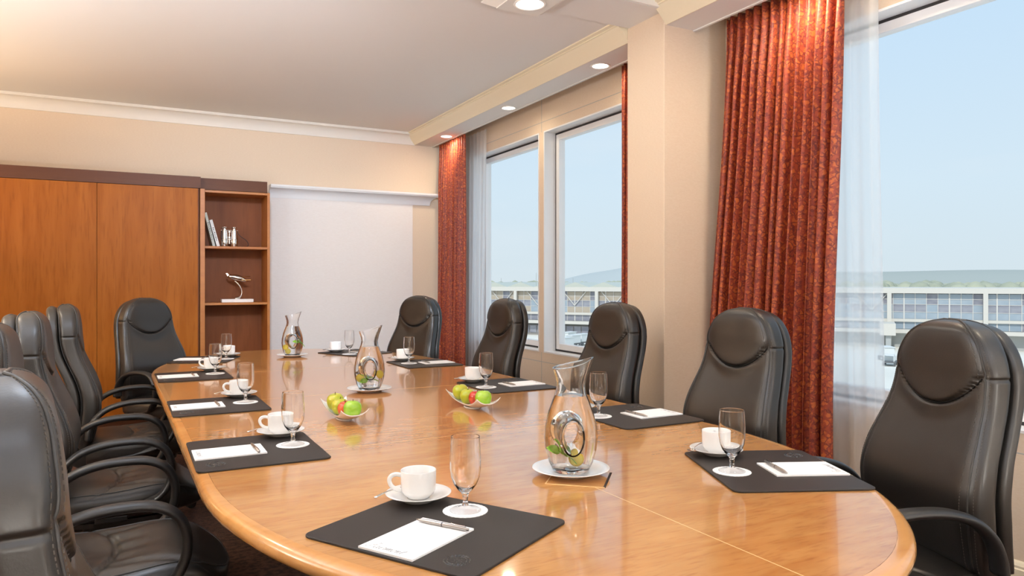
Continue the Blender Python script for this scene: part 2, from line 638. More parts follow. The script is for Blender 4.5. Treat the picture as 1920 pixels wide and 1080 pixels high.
# ------------------------------------------------------------------ room shell
XW = 3.23        # window wall, room side
XO = 3.42        # window wall, outside
YF = 7.50        # far wall
XL = -1.90       # left wall
YB = -1.60       # back wall
XS0, XS1 = 2.767, 2.98   # soffit
ZS = 2.755
PY0, PY1, PX = 3.307, 3.658, 2.75
Z_SILL, Z_HEAD = 0.642, 2.585

struct(MB().span((XL - 0.3, YB - 0.3, -0.2), (XO, YF + 0.3, 0.0)).build('floor', M['carpet']))
struct(MB().span((XL - 0.3, YB - 0.3, CEIL), (XO + 0.1, YF + 0.3, CEIL + 0.4)).build('ceiling', M['ceil']))
wf = struct(MB().span((XL - 0.3, YF, 0), (XO, YF + 0.3, CEIL)).build('wall_far', M['wall']))
struct(MB().span((XL - 0.3, YB, 0), (XL, YF, CEIL)).build('wall_left', M['wall']))
struct(MB().span((XL - 0.3, YB - 0.3, 0), (XO, YB, CEIL)).build('wall_back', M['wall']))
# window wall with two openings per bay: (y0, y1)
OPEN = [(5.584, 6.97), (4.06, 5.500), (1.30, 2.95), (-0.40, 1.216)]
ww = MB()
ww.span((XW, YB, 0), (XO, YF, Z_SILL))
ww.span((XW, YB, Z_HEAD), (XO, YF, CEIL))
ys = [YB] + [v for o in sorted(OPEN) for v in o] + [YF]
for a, b in zip(ys[0::2], ys[1::2]):
    ww.span((XW, a, Z_SILL), (XO, b, Z_HEAD))
struct(ww.build('wall_window', M['wall']))
# thin grey joints of the panelled window wall
jl = MB()
for (a, b) in ((3.66, YF), (YB, PY0)):
    jl.span((XW - 0.001, a, 0.556), (XW + 0.004, b, 0.560))
    jl.span((XW - 0.001, a, 2.668), (XW + 0.004, b, 2.672))
for y in (5.542, 1.258):
    jl.span((XW - 0.001, y - 0.002, Z_HEAD), (XW + 0.004, y + 0.002, CEIL))
    jl.span((XW - 0.001, y - 0.002, 0.1), (XW + 0.004, y + 0.002, Z_SILL))
struct(jl.build('trim_9', M['clad']), 'thin grey joints between the panels of the window wall')
# pillar
struct(MB().span((PX, PY0, 0), (XW, PY1, CEIL)).build('wall_pillar', M['wall'], bevel=0.004))


def window(n, y0, y1):
    w = thing('window_%d' % n, None, None)
    for k in ('label', 'category'):
        if k in w:
            del w[k]
    w['kind'] = 'structure'
    xj, xg = XW + 0.11, XW + 0.135
    z0, z1 = Z_SILL, Z_HEAD
    t = 0.012
    fr = MB()   # white reveal lining
    fr.span((XW - 0.004, y0, z0), (xj, y0 + t, z1)).span((XW - 0.004, y1 - t, z0), (xj, y1, z1))
    fr.span((XW - 0.004, y0 + t, z0), (xj, y1 - t, z0 + t)).span((XW - 0.004, y0 + t, z1 - t), (xj, y1 - t, z1))
    fr.build('window_lining', M['white'], w)
    g = 0.016
    ga = MB()
    a0, a1, b0, b1 = y0 + t, y1 - t, z0 + t, z1 - t
    ga.span((xj, a0, b0), (xj + 0.02, a0 + g, b1)).span((xj, a1 - g, b0), (xj + 0.02, a1, b1))
    ga.span((xj, a0 + g, b0), (xj + 0.02, a1 - g, b0 + g)).span((xj, a0 + g, b1 - g), (xj + 0.02, a1 - g, b1))
    ga.build('gasket', M['gasket'], w)
    s = 0.05
    sa = MB()
    a0, a1, b0, b1 = a0 + g, a1 - g, b0 + g, b1 - g
    sa.span((xj - 0.004, a0, b0), (xj + 0.06, a0 + s, b1)).span((xj - 0.004, a1 - s, b0), (xj + 0.06, a1, b1))
    sa.span((xj - 0.004, a0 + s, b0), (xj + 0.06, a1 - s, b0 + s)).span((xj - 0.004, a0 + s, b1 - s), (xj + 0.06, a1 - s, b1))
    sa.build('sash', M['white'], w, bevel=0.004)
    MB().span((xg, a0 + s - 0.005, b0 + s - 0.005), (xg + 0.006, a1 - s + 0.005, b1 - s + 0.005)).build('pane', M['pane'], w)
    ou = MB()   # outer frame closing the wall thickness
    for (ya, yb, za, zb) in ((y0, y0 + 0.04, z0, z1), (y1 - 0.04, y1, z0, z1), (y0, y1, z0, z0 + 0.04), (y0, y1, z1 - 0.04, z1)):
        ou.span((xj + 0.062, ya, za), (XO, yb, zb))
    ou.build('outer_lining', M['white'], w)
    return w


for i, (a, b) in enumerate(OPEN):
    window(i + 1, a, b)

# soffits with cornice face, one each side of the pillar


def crown_profile(h, d):
    """(out, up) from wall foot to ceiling: cavetto with fillets"""
    pts = [(0.0, 0.0), (0.012, 0.0), (0.012, 0.012)]
    for k in range(7):
        a = k / 6 * PI / 2
        pts.append((0.012 + (d - 0.03) * (1 - math.cos(a)), 0.012 + (h - 0.034) * math.sin(a)))
    pts += [(d - 0.008, h - 0.022), (d - 0.008, h - 0.012), (d, h - 0.012), (d, h)]
    return pts


def run_profile(prof, p0, p1, outdir, z0):
    """sweep the profile from p0 to p1 (x, y); outdir is the unit vector away from the wall"""
    mb = MB()
    rings = []
    base = [(0.0, prof[-1][1])] + []
    for p in (p0, p1):
        r = [(p[0] + outdir[0] * a, p[1] + outdir[1] * a, z0 + b) for a, b in prof]
        r.append((p[0] - outdir[0] * 0.0, p[1] - outdir[1] * 0.0, z0 + prof[-1][1]))
        rings.append(r)
    mb.loft(rings, cap=True)
    return mb


for k, (a, b) in enumerate(((PY1, YF), (YB, PY0))):
    s = MB().span((XS0, a, ZS), (XS1, b, CEIL))
    s.span((XS1 - 0.012, a, ZS - 0.006), (XS1 + 0.004, b, ZS))
    struct(s.build('trim_%d' % (k + 1), M['ceil']))
    # cornice face on the soffit
    struct(run_profile([(0, 0), (0.006, 0), (0.03, 0.03), (0.085, 0.09), (0.092, 0.092), (0.092, 0.1), (0.112, 0.106), (0.112, CEIL - ZS)],
                       (XS0, a), (XS0, b), (-1, 0), ZS).build('trim_%d' % (k + 3), M['warmtrim']))
# cornice along the far wall, left wall and both sides of the beam
struct(run_profile(crown_profile(0.118, 0.11), (XL, YF), (XS0, YF), (0, -1), CEIL - 0.118).build('trim_5', M['trim'], auto=30))
struct(run_profile(crown_profile(0.118, 0.11), (XL, YB), (XL, YF), (1, 0), CEIL - 0.118).build('trim_6', M['trim'], auto=30))
# beam across the room
struct(MB().span((XL, 3.29, 2.835), (XS0 + 0.02, 3.64, CEIL)).build('trim_7', M['ceil']))
struct(MB().span((XL, 3.275, 2.836), (PX - 0.005, 3.29, CEIL)).build('trim_8', M['trim'], bevel=0.004))
# baseboards


def baseboard(name, p0, p1, out):
    prof = [(0.0, 0.0), (0.018, 0.0), (0.018, 0.085), (0.014, 0.09), (0.014, 0.1), (0.008, 0.112), (0.003, 0.118), (0, 0.118)]
    return struct(run_profile(prof, p0, p1, out, 0.0).build(name, M['warmtrim']))


baseboard('baseboard_window', (XW, YB), (XW, PY0), (-1, 0))
baseboard('baseboard_bay', (XW, PY1), (XW, YF), (-1, 0))
baseboard('baseboard_pillar', (PX, PY0), (PX, PY1), (-1, 0))
baseboard('baseboard_pillar_front', (PX, PY0), (XW, PY0), (0, -1))
baseboard('baseboard_far', (1.24, YF - 0.012), (XW, YF - 0.012), (0, -1))
baseboard('baseboard_left', (XL, YB), (XL, 7.0), (1, 0))

# pale wall panel under the ledge, and the ledge itself
struct(MB().span((1.24, YF - 0.012, 0.0), (2.74, YF, 2.10)).build('trim_10', M['panel']), 'pale fabric panel on the far wall under the white ledge')
LED = [(0.0, 0.0), (0.016, 0.0), (0.02, 0.018)]
for k in range(1, 7):
    a = k / 6 * PI / 2
    LED.append((0.02 + 0.085 * (1 - math.cos(a)), 0.018 + 0.07 * math.sin(a)))
LED += [(0.112, 0.092), (0.112, 0.1), (0.122, 0.102), (0.122, 0.122)]
led_rings = []
for (px, sgn) in ((1.236, 0), (2.92, 1)):
    led_rings.append([(px + sgn * a * 1.0, YF - a, 2.10 + b) for a, b in LED] + [(px, YF, 2.10 + 0.122)])
led = MB().loft(led_rings, cap=True).build('picture_ledge', M['white'], auto=30)
tag(led, 'long white moulded ledge on the far wall beside the bookcase', 'ledge')

# ------------------------------------------------------------------ recessed lamps


def downlight(x, y, z, r, label, energy, group='small downlights in the window soffit'):
    t = thing('recessed_downlight', label, 'downlight', (x, y, z), 0, group)
    ring = [(r, 0.0), (r + 0.014, 0.0), (r + 0.016, -0.003), (r + 0.012, -0.006), (r, -0.004)]
    rings = [[(q[0] * math.cos(2 * PI * i / 32), q[0] * math.sin(2 * PI * i / 32), q[1]) for i in range(32)] for q in ring + ring[:1]]
    MB().loft(rings, cap=False).build('trim_ring', M['lampring'], t, smooth=True)
    MB().lathe([(0, -0.001), (r, -0.001), (r, -0.003), (0, -0.0035)], 32).build('lens', M['lamp'], t)
    d = light('downlight_light', 'AREA', (x, y, z - 0.012), energy, (1.0, 0.84, 0.62), r * 1.8)
    return t


downlight(2.885, 6.886, ZS, 0.055, 'small round downlight in the soffit above the far curtain', 5)
downlight(2.885, 5.512, ZS, 0.055, 'small round downlight in the soffit midway between pillar and far curtain', 2)
downlight(2.885, 4.144, ZS, 0.055, 'small round downlight in the soffit closest to the pillar', 2.2)
downlight(2.885, 2.5, ZS, 0.055, 'small round downlight in the soffit above the large near curtain', 7)
downlight(2.885, 1.1, ZS, 0.055, 'small round downlight in the soffit over the nearest window', 6)
lb = thing('ceiling_light_box', 'pale square ceiling box holding one bright round lamp', 'ceiling light', (1.946, 3.468, 2.785))
rb = []
for (sx, sy, z) in ((0.195, 0.21, 0.05), (0.195, 0.21, 0.042), (0.131, 0.147, 0.006), (0.131, 0.147, 0.0)):
    rb.append([(-sx, -sy, z), (sx, -sy, z), (sx, sy, z), (-sx, sy, z)])
MB().loft(rb).build('housing', M['trim'], lb)
rr = [(0.075, 0.0), (0.088, 0.0), (0.09, -0.004), (0.084, -0.008), (0.075, -0.004)]
MB().loft([[(q[0] * math.cos(2 * PI * i / 32), q[0] * math.sin(2 * PI * i / 32), q[1]) for i in range(32)] for q in rr + rr[:1]], cap=False).build('trim_ring', M['lampring'], lb, smooth=True)
MB().lathe([(0, -0.001), (0.074, -0.001), (0.074, -0.003), (0, -0.004)], 32).build('lens', M['lamp'], lb)
light('box_light', 'AREA', (1.946, 3.468, 2.765), 5, SOFTW, 0.14)

# ------------------------------------------------------------------ curtains


def curtain(name, label, x0, ytop, ybot, ztop, zbot, folds, amp, material, seed, cat='curtain', solid=0.004, group=None, gather=1.0):
    rnd = random.Random(seed)
    nu, nv = folds * 14, 36
    ph = [rnd.uniform(-0.35, 0.35) for _ in range(folds + 2)]
    am = [rnd.uniform(0.75, 1.15) for _ in range(folds + 2)]
    vs, fs = [], []
    for j in range(nv + 1):
        v = (j / nv)
        z = ztop + (zbot - ztop) * v
        s = smooth01(v * 1.2)
        ya = ytop[0] + (ybot[0] - ytop[0]) * s
        yb = ytop[1] + (ybot[1] - ytop[1]) * s
        for i in range(nu + 1):
            u = i / nu
            k = u * folds
            f = min(int(k), folds - 1)
            a = amp * am[f] * (0.45 + 0.55 * smooth01(v * 6)) * (0.85 + 0.25 * v)
            w = math.sin(2 * PI * k + ph[f] * math.sin(PI * (k - f)) * 2)
            w = math.copysign(abs(w) ** 0.8, w)
            wob = 0.008 * math.sin(5 * v + f * 1.7) * v
            pinch = 0.010 * math.sin(4 * PI * k) * math.exp(-v * 26)
            y = ya + (yb - ya) * u + 0.006 * math.sin(2 * PI * k * 2 + f) * (0.4 + v)
            vs.append((x0 + a * w + wob + pinch, y, z))
    for j in range(nv):
        for i in range(nu):
            b = j * (nu + 1) + i
            fs.append((b, b + 1, b + nu + 2, b + nu + 1))
    o = MB().add(vs, fs).build(name, material, smooth=True)
    if solid:
        md = o.modifiers.new('thick', 'SOLIDIFY')
        md.thickness = solid
        md.offset = 0
    tag(o, label, cat, group)
    return o


ZT = ZS + 0.03
curtain('drape', 'large rust red damask curtain hanging between pillar and near window', 3.075, (3.14, 2.36), (3.30, 2.425), ZT, 0.015, 13, 0.044, M['drape'], 3)
curtain('drape', 'rust red damask curtain hanging in the corner by the far wall', 3.0, (7.365, 6.66), (7.37, 6.68), ZS - 0.008, 0.015, 12, 0.030, M['drape'], 5)
curtain('drape', 'narrow strip of rust red curtain showing behind the pillar', 3.075, (4.155, 3.70), (4.16, 3.70), ZT, 0.015, 8, 0.028, M['drape'], 8)
curtain('sheer_curtain', 'white sheer curtain beside the large near curtain', 3.155, (2.95, 2.235), (2.95, 2.205), ZT, 0.02, 7, 0.016, M['sheer'], 11, 'sheer curtain', 0)
curtain('sheer_curtain', 'white sheer curtain beside the far corner curtain', 3.155, (7.2, 6.50), (7.2, 6.56), ZT, 0.02, 8, 0.018, M['sheer'], 12, 'sheer curtain', 0)
curtain('sheer_curtain', 'white sheer curtain edge beside the narrow curtain behind the pillar', 3.155, (4.26, 3.8), (4.24, 3.8), ZT, 0.02, 5, 0.016, M['sheer'], 13, 'sheer curtain', 0)

# ------------------------------------------------------------------ wood cabinet, bookcase
CY = 7.05
cabn = thing('wall_cabinet', 'tall cherry wood cabinet with flush doors along the far wall', 'cabinet', (0, 0, 0))
MB().span((XL + 0.01, CY + 0.026, 0.08), (0.566, 7.49, 2.10)).build('body', M['cabin'], cabn)
MB().span((XL + 0.01, CY + 0.05, 0.0), (0.566, 7.48, 0.08)).build('plinth', M['cabdark'], cabn)
for (a, b) in ((-1.88, -1.034), (-1.031, -0.233), (-0.230, 0.552)):
    MB().span((a, CY, 0.09), (b, CY + 0.024, 2.098)).build('door', M['cab'], cabn, bevel=0.0015)
MB().span((XL + 0.01, CY + 0.002, 2.102), (0.576, 7.49, 2.204)).build('fascia', M['cabdark'], cabn)
bk = thing('bookcase', 'open cherry wood bookcase with shelves beside the cabinet', 'bookcase', (0, 0, 0))
BY = 7.12
MB().span((0.572, 7.06, 0.0), (0.612, 7.488, 2.10)).build('side_panel', M['cablip'], bk, bevel=0.002)
MB().span((1.160, BY, 0.0), (1.184, 7.488, 2.10)).build('side_panel', M['cablip'], bk, bevel=0.002)
MB().span((0.612, 7.462, 0.0), (1.160, 7.488, 2.10)).build('back_panel', M['cabin'], bk)
for z in (2.088, 1.578, 1.060, 0.54):
    MB().span((0.6125, BY + 0.004, z - 0.011), (1.1595, 7.4615, z + 0.011)).build('shelf', M['cablip'], bk, bevel=0.002)
MB().span((0.6125, BY + 0.004, 0.0), (1.1595, 7.4615, 0.08)).build('plinth', M['cabdark'], bk)
MB().span((0.578, BY, 2.1015), (1.160, 7.488, 2.204)).build('fascia', M['cabdark'], bk)


def book(w, h, d, cover, label, x, y, z, lean):
    """book standing on its edge, leaning to the left by lean"""
    t = thing('book', label, 'book', (x, y, z))
    t.rotation_euler = (0, -lean, 0)
    c = MB().span((0, 0, 0), (0.003, d, h)).span((w - 0.003, 0, 0), (w, d, h)).span((0.003, 0, 0), (w - 0.003, 0.003, h))
    c.build('cover', cover, t)
    MB().span((0.003, 0.004, 0.003), (w - 0.003, d - 0.003, h - 0.003)).build('page_block', M['paper'], t)
    lt = MB()
    for k in range(9):
        lt.span((w * 0.3, -0.0006, h * (0.2 + 0.06 * k)), (w * (0.55 + 0.2 * ((k * 7) % 3) / 2), 0.0004, h * (0.2 + 0.06 * k) + 0.008))
    lt.build('spine_lettering', M['bookdark'], t)
    return t


SZ = 1.578 + 0.011
book(0.022, 0.315, 0.20, M['bookgreen'], 'taller grey green book leaning against the bookcase side', 0.690, BY + 0.07, SZ, math.radians(13.5))
book(0.026, 0.25, 0.18, M['bookwhite'], 'shorter white book leaning on the grey green book', 0.7262, BY + 0.08, SZ, math.radians(15.0))

bn = thing('binoculars', 'pair of polished silver binoculars standing on the upper shelf', 'binoculars', (0.84, 7.25, SZ))
for sx in (-1, 1):
    MB().lathe([(0, 0.0), (0.029, 0.0), (0.031, 0.004), (0.031, 0.06), (0.033, 0.062), (0.033, 0.07), (0.028, 0.074), (0.026, 0.12), (0.024, 0.150),
                (0.027, 0.152), (0.027, 0.158), (0.018, 0.160), (0.017, 0.172), (0.022, 0.178), (0.022, 0.186), (0.012, 0.188), (0, 0.186)], 28,
               (sx * 0.042, 0, 0)).build('barrel', M['silver'], bn, auto=40)
MB().lathe([(0, 0.03), (0.006, 0.03), (0.006, 0.075), (0.011, 0.08), (0.011, 0.1), (0.006, 0.105), (0.006, 0.13), (0.012, 0.135), (0.012, 0.15), (0, 0.152)], 16).build('focus_post', M['silver'], bn, auto=40)
MB().box((0, 0, 0.156), (0.15, 0.014, 0.004)).build('bridge', M['silver'], bn, bevel=0.001)
MB().box((0, 0, 0.072), (0.07, 0.012, 0.005)).build('bridge', M['silver'], bn, bevel=0.001)
sp = spline([(0.068, 0, 0.15), (0.085, -0.01, 0.115), (0.11, -0.02, 0.09), (0.14, -0.03, 0.07), (0.165, -0.02, 0.035), (0.15, -0.03, 0.004), (0.10, -0.05, 0.003)], 6)
MB().tube(sp, 0.0025, 6).build('strap', M['strap'], bn, smooth=True)
sp = spline([(-0.068, 0, 0.15), (-0.075, -0.03, 0.09), (-0.06, -0.045, 0.04), (-0.03, -0.05, 0.012), (0.0, -0.055, 0.003)], 6)
MB().tube(sp, 0.0025, 6).build('strap', M['strap'], bn, smooth=True)

SZ2 = 1.060 + 0.011
pl = thing('plane_sculpture', 'silver aeroplane sculpture on a white plinth, middle shelf', 'sculpture', (0.91, 7.27, SZ2))
MB().span((-0.14, -0.06, 0), (0.14, 0.06, 0.03)).build('plinth', M['marble'], pl, bevel=0.002)
st = spline([(-0.02, 0, 0.029), (0.02, 0, 0.045), (0.04, 0, 0.075), (0.038, 0, 0.12), (0.015, 0, 0.165), (-0.02, 0, 0.20)], 6)
MB().tube(st, [0.024 - 0.014 * smooth01(i / 12) for i in range(len(st))], 12, flat=(1, 0.7)).build('curved_stand', M['silver'], pl, smooth=True)
bd = [(-0.08 + 0.17 * t, 0, 0.242 - 0.045 * t + 0.01 * math.sin(3 * t)) for t in [i / 14 for i in range(15)]]
MB().tube(bd, [0.004 + 0.024 * math.sin(PI * min(0.98, (i + 0.6) / 15)) ** 0.7 for i in range(15)], 14).build('fuselage', M['silver'], pl, smooth=True)
MB().prism([(-0.012, 0.0), (0.02, 0.0), (0.125, -0.05), (0.115, -0.056)], 0.208, 0.212).prism([(-0.012, 0.0), (0.02, 0.0), (0.125, 0.05), (0.115, 0.056)], 0.238, 0.243).build('wing', M['brass'], pl)
MB().add([(-0.085, -0.003, 0.245), (-0.055, -0.003, 0.235), (-0.085, -0.002, 0.275), (-0.1, -0.002, 0.272), (-0.085, 0.003, 0.245), (-0.055, 0.003, 0.235), (-0.085, 0.002, 0.275), (-0.1, 0.002, 0.272)],
         [(0, 1, 2, 3), (7, 6, 5, 4), (0, 4, 5, 1), (1, 5, 6, 2), (2, 6, 7, 3), (3, 7, 4, 0)]).build('tail_fin', M['silver'], pl)

# ------------------------------------------------------------------ table
TC = (1.014, 3.31)
TR = 0.0175
HW, HS, BB = 0.876, 1.26, 1.25
TZ = 0.74


def tw(x, y):
    """table-local to world"""
    c, s = math.cos(TR), math.sin(TR)
    return (TC[0] + x * c - y * s, TC[1] + x * s + y * c)


def half_at(y, inset=0.0):
    a = abs(y)
    hw, bb = HW - inset, BB - inset
    if a <= HS:
        return hw
    t = min((a - HS) / bb, 1.0)
    return hw * math.sqrt(max(0.0, 1 - t * t))


tb = thing('conference_table', 'long boat shaped conference table of glossy figured wood', 'table', (TC[0], TC[1], 0), TR)


def outline(y0, y1, inset=0.0, n=40):
    """table outline between y0 and y1, counter-clockwise; ends are round when they reach the tip"""
    ymin, ymax = -(HS + BB - inset), HS + BB - inset
    a0, a1 = max(y0, ymin), min(y1, ymax)

    def yy(t):
        return a0 + (a1 - a0) * t
    ts = [0.5 - 0.5 * math.cos(PI * i / n) for i in range(n + 1)]
    right = [(half_at(yy(t), inset), yy(t)) for t in ts]
    left = [(-half_at(yy(t), inset), yy(t)) for t in reversed(ts)]
    pts = right + left
    out = []
    for p in pts:
        if not out or (abs(p[0] - out[-1][0]) + abs(p[1] - out[-1][1])) > 1e-4:
            out.append(p)
    if abs(out[0][0] - out[-1][0]) + abs(out[0][1] - out[-1][1]) < 1e-4:
        out.pop()
    return out


# tabletop leaves: seams across the table at about a fifth and two fifths of its length
SEAMS = [-9.0, -1.045, 0.06, 1.11, 9.0]
IN = 0.035
for a, b in zip(SEAMS[:-1], SEAMS[1:]):
    g0 = 0.0007
    MB().prism(outline(a + g0, b - g0, IN), TZ - 0.03, TZ).build('table_leaf', M['table'], tb)
# seams: pale inlay strips flush in the joints
for s in SEAMS[1:-1]:
    w = half_at(s, IN)
    MB().span((-w, s - 0.0012, TZ - 0.004), (w, s + 0.0012, TZ + 0.0002)).build('inlay_strip', M['inlay'], tb)
MB().span((-0.0011, -HS - BB + 0.05, TZ - 0.004), (0.0011, -1.78, TZ + 0.0002)).build('inlay_strip', M['inlay'], tb)
# bullnose edge band
prof = []
for k in range(9):
    a = -PI / 2 + PI * k / 8
    prof.append((0.0 + 0.021 * math.cos(a) - 0.021, -0.021 + 0.021 * math.sin(a)))
oc = outline(-9, 9, 0.0, 90)
rings = []
N = len(oc)
nor = []
for i in range(N):
    p, q = Vector(oc[i - 1]), Vector(oc[(i + 1) % N])
    t = (q - p).normalized()
    nor.append(Vector((t.y, -t.x)))
secs = []
for i in range(N):
    r = [(oc[i][0] + nor[i].x * d, oc[i][1] + nor[i].y * d, TZ + z) for d, z in prof]
    r += [(oc[i][0] - nor[i].x * (IN - 0.0006), oc[i][1] - nor[i].y * (IN - 0.0006), TZ), (oc[i][0] - nor[i].x * (IN - 0.0006), oc[i][1] - nor[i].y * (IN - 0.0006), TZ - 0.042)]
    secs.append(r)
mbe = MB()
secs.append(secs[0])
mbe.loft(secs, cap=False)
mbe.build('edge_band', M['tedge'], tb, auto=50)
# under structure
MB().prism(outline(-9, 9, 0.16, 40), TZ - 0.045, TZ - 0.03).build('sub_top', M['cabdark'], tb)
for y in (-1.25, 1.25):
    o1 = [(0.3 * math.cos(a), y + 0.42 * math.sin(a)) for a in [2 * PI * i / 28 for i in range(28)]]
    MB().prism(o1, 0.06, TZ - 0.045).build('pedestal', M['cabdark'], tb, auto=30)
    o2 = [(0.34 * math.cos(a), y + 0.46 * math.sin(a)) for a in [2 * PI * i / 28 for i in range(28)]]
    MB().prism(o2, 0.0, 0.06).build('plinth', M['plastic'], tb, auto=30)
# cable lid under the near carafe
ld = thing('cable_lid', 'square wooden cable lid set in the tabletop under the near carafe plate', 'cable lid', (1.058, 1.618, TZ), TR + math.radians(0))
MB().box((0, 0, 0.0004), (0.150, 0.150, 0.0008)).build('panel', M['table'], ld, rz=math.radians(-43))
fr = MB()
for (cx, cy, sx, sy) in ((0, -0.0755, 0.154, 0.003), (0, 0.0755, 0.154, 0.003), (-0.0755, 0, 0.003, 0.148)):
    fr.box((cx, cy, 0.0006), (sx, sy, 0.0012))
fr.build('inlay_frame', M['inlay'], ld, rz=math.radians(-43))
MB().box((0.076, 0, 0.0005), (0.006, 0.15, 0.0012)).build('brush_gap', M['lidgap'], ld, rz=math.radians(-43))

# ------------------------------------------------------------------ chairs


def sup(n_phi, n):
    """points evenly spaced along a superellipse"""
    pts = []
    for i in range(4000):
        a = 2 * PI * i / 4000
        c, q = math.cos(a), math.sin(a)
        pts.append((math.copysign(abs(c) ** (2 / n), c), math.copysign(abs(q) ** (2 / n), q)))
    P = np.array(pts + pts[:1])
    d = np.concatenate([[0], np.cumsum(np.linalg.norm(np.diff(P, axis=0), axis=1))])
    t = np.linspace(0, d[-1], n_phi, endpoint=False)
    return list(zip(np.interp(t, d, P[:, 0]).tolist(), np.interp(t, d, P[:, 1]).tolist()))


W_KEYS = [(0.44, 0.225), (0.52, 0.240), (0.62, 0.250), (0.72, 0.246), (0.80, 0.231), (0.88, 0.213), (0.96, 0.202), (1.04, 0.200), (1.15, 0.200)]
F_KEYS = [(0.44, -0.190), (0.52, -0.170), (0.60, -0.158), (0.68, -0.155), (0.76, -0.172), (0.84, -0.205), (0.90, -0.229), (0.96, -0.243), (1.05, -0.250), (1.10, -0.255), (1.15, -0.268)]
ZTOP = 1.148


def back_loft(zs, wsc, off, thick, top, front_detail, nphi=120, n=4.6):
    """rings of a backrest layer: off shifts it rearwards from the front line"""
    w = crom(W_KEYS, zs)
    f = crom(F_KEYS, zs)
    se = sup(nphi, n)
    rings = []
    for k, z in enumerate(zs):
        t = max(0.0, (z - (top - 0.19)) / 0.19)
        sh = max(0.02, (1 - min(t, 1) ** 2.3)) ** (1 / 2.3) if t > 0 else 1.0
        tb_ = max(0.0, (z - (top - 0.04)) / 0.04)
        th = thick * (max(0.03, 1 - min(tb_, 1) ** 2.2) ** (1 / 2.2))
        b0 = max(0.0, (0.50 - z) / 0.06)
        th *= max(0.2, 1 - min(b0, 1) ** 2 * 0.75)
        ww_ = w[k] * wsc * sh
        xc = f[k] - off - thick / 2
        ring = []
        for (cy, cx) in se:
            y = cy * ww_
            x = xc + cx * th / 2
            if front_detail and cx > 0.25:
                zs_ = 0.902 + 0.085 * min(abs(y) / 0.165, 1.15) ** 2.2
                d = z - zs_
                edge = 1 - min(1, abs(y) / (ww_ + 1e-6)) ** 6
                x -= 0.009 * math.exp(-(d / 0.0055) ** 2) * min(1, cx * 1.2) * max(0.0, 1 - (abs(y) / (0.93 * ww_)) ** 8)
                if d > 0:
                    hb = (1 - math.exp(-d / 0.016)) * max(0, 1 - (d / 0.26) ** 2)
                    x += 0.010 * hb * edge
                else:
                    # shallow dish with side bolsters below the head pillow
                    x -= 0.013 * smooth01(-d / 0.06) * max(0, 1 - (abs(y) / (0.78 * ww_)) ** 2.5) * smooth01((z - 0.42) / 0.2)
                # lumbar roundness
                x += 0.012 * math.exp(-((z - 0.64) / 0.09) ** 2) * edge
            if abs(cy) > 0.72:   # side seam of the head section
                y -= math.copysign(0.004 * math.exp(-((z - 0.99) / 0.005) ** 2), cy)
            ring.append((x, y, z))
        rings.append(ring)
    return rings


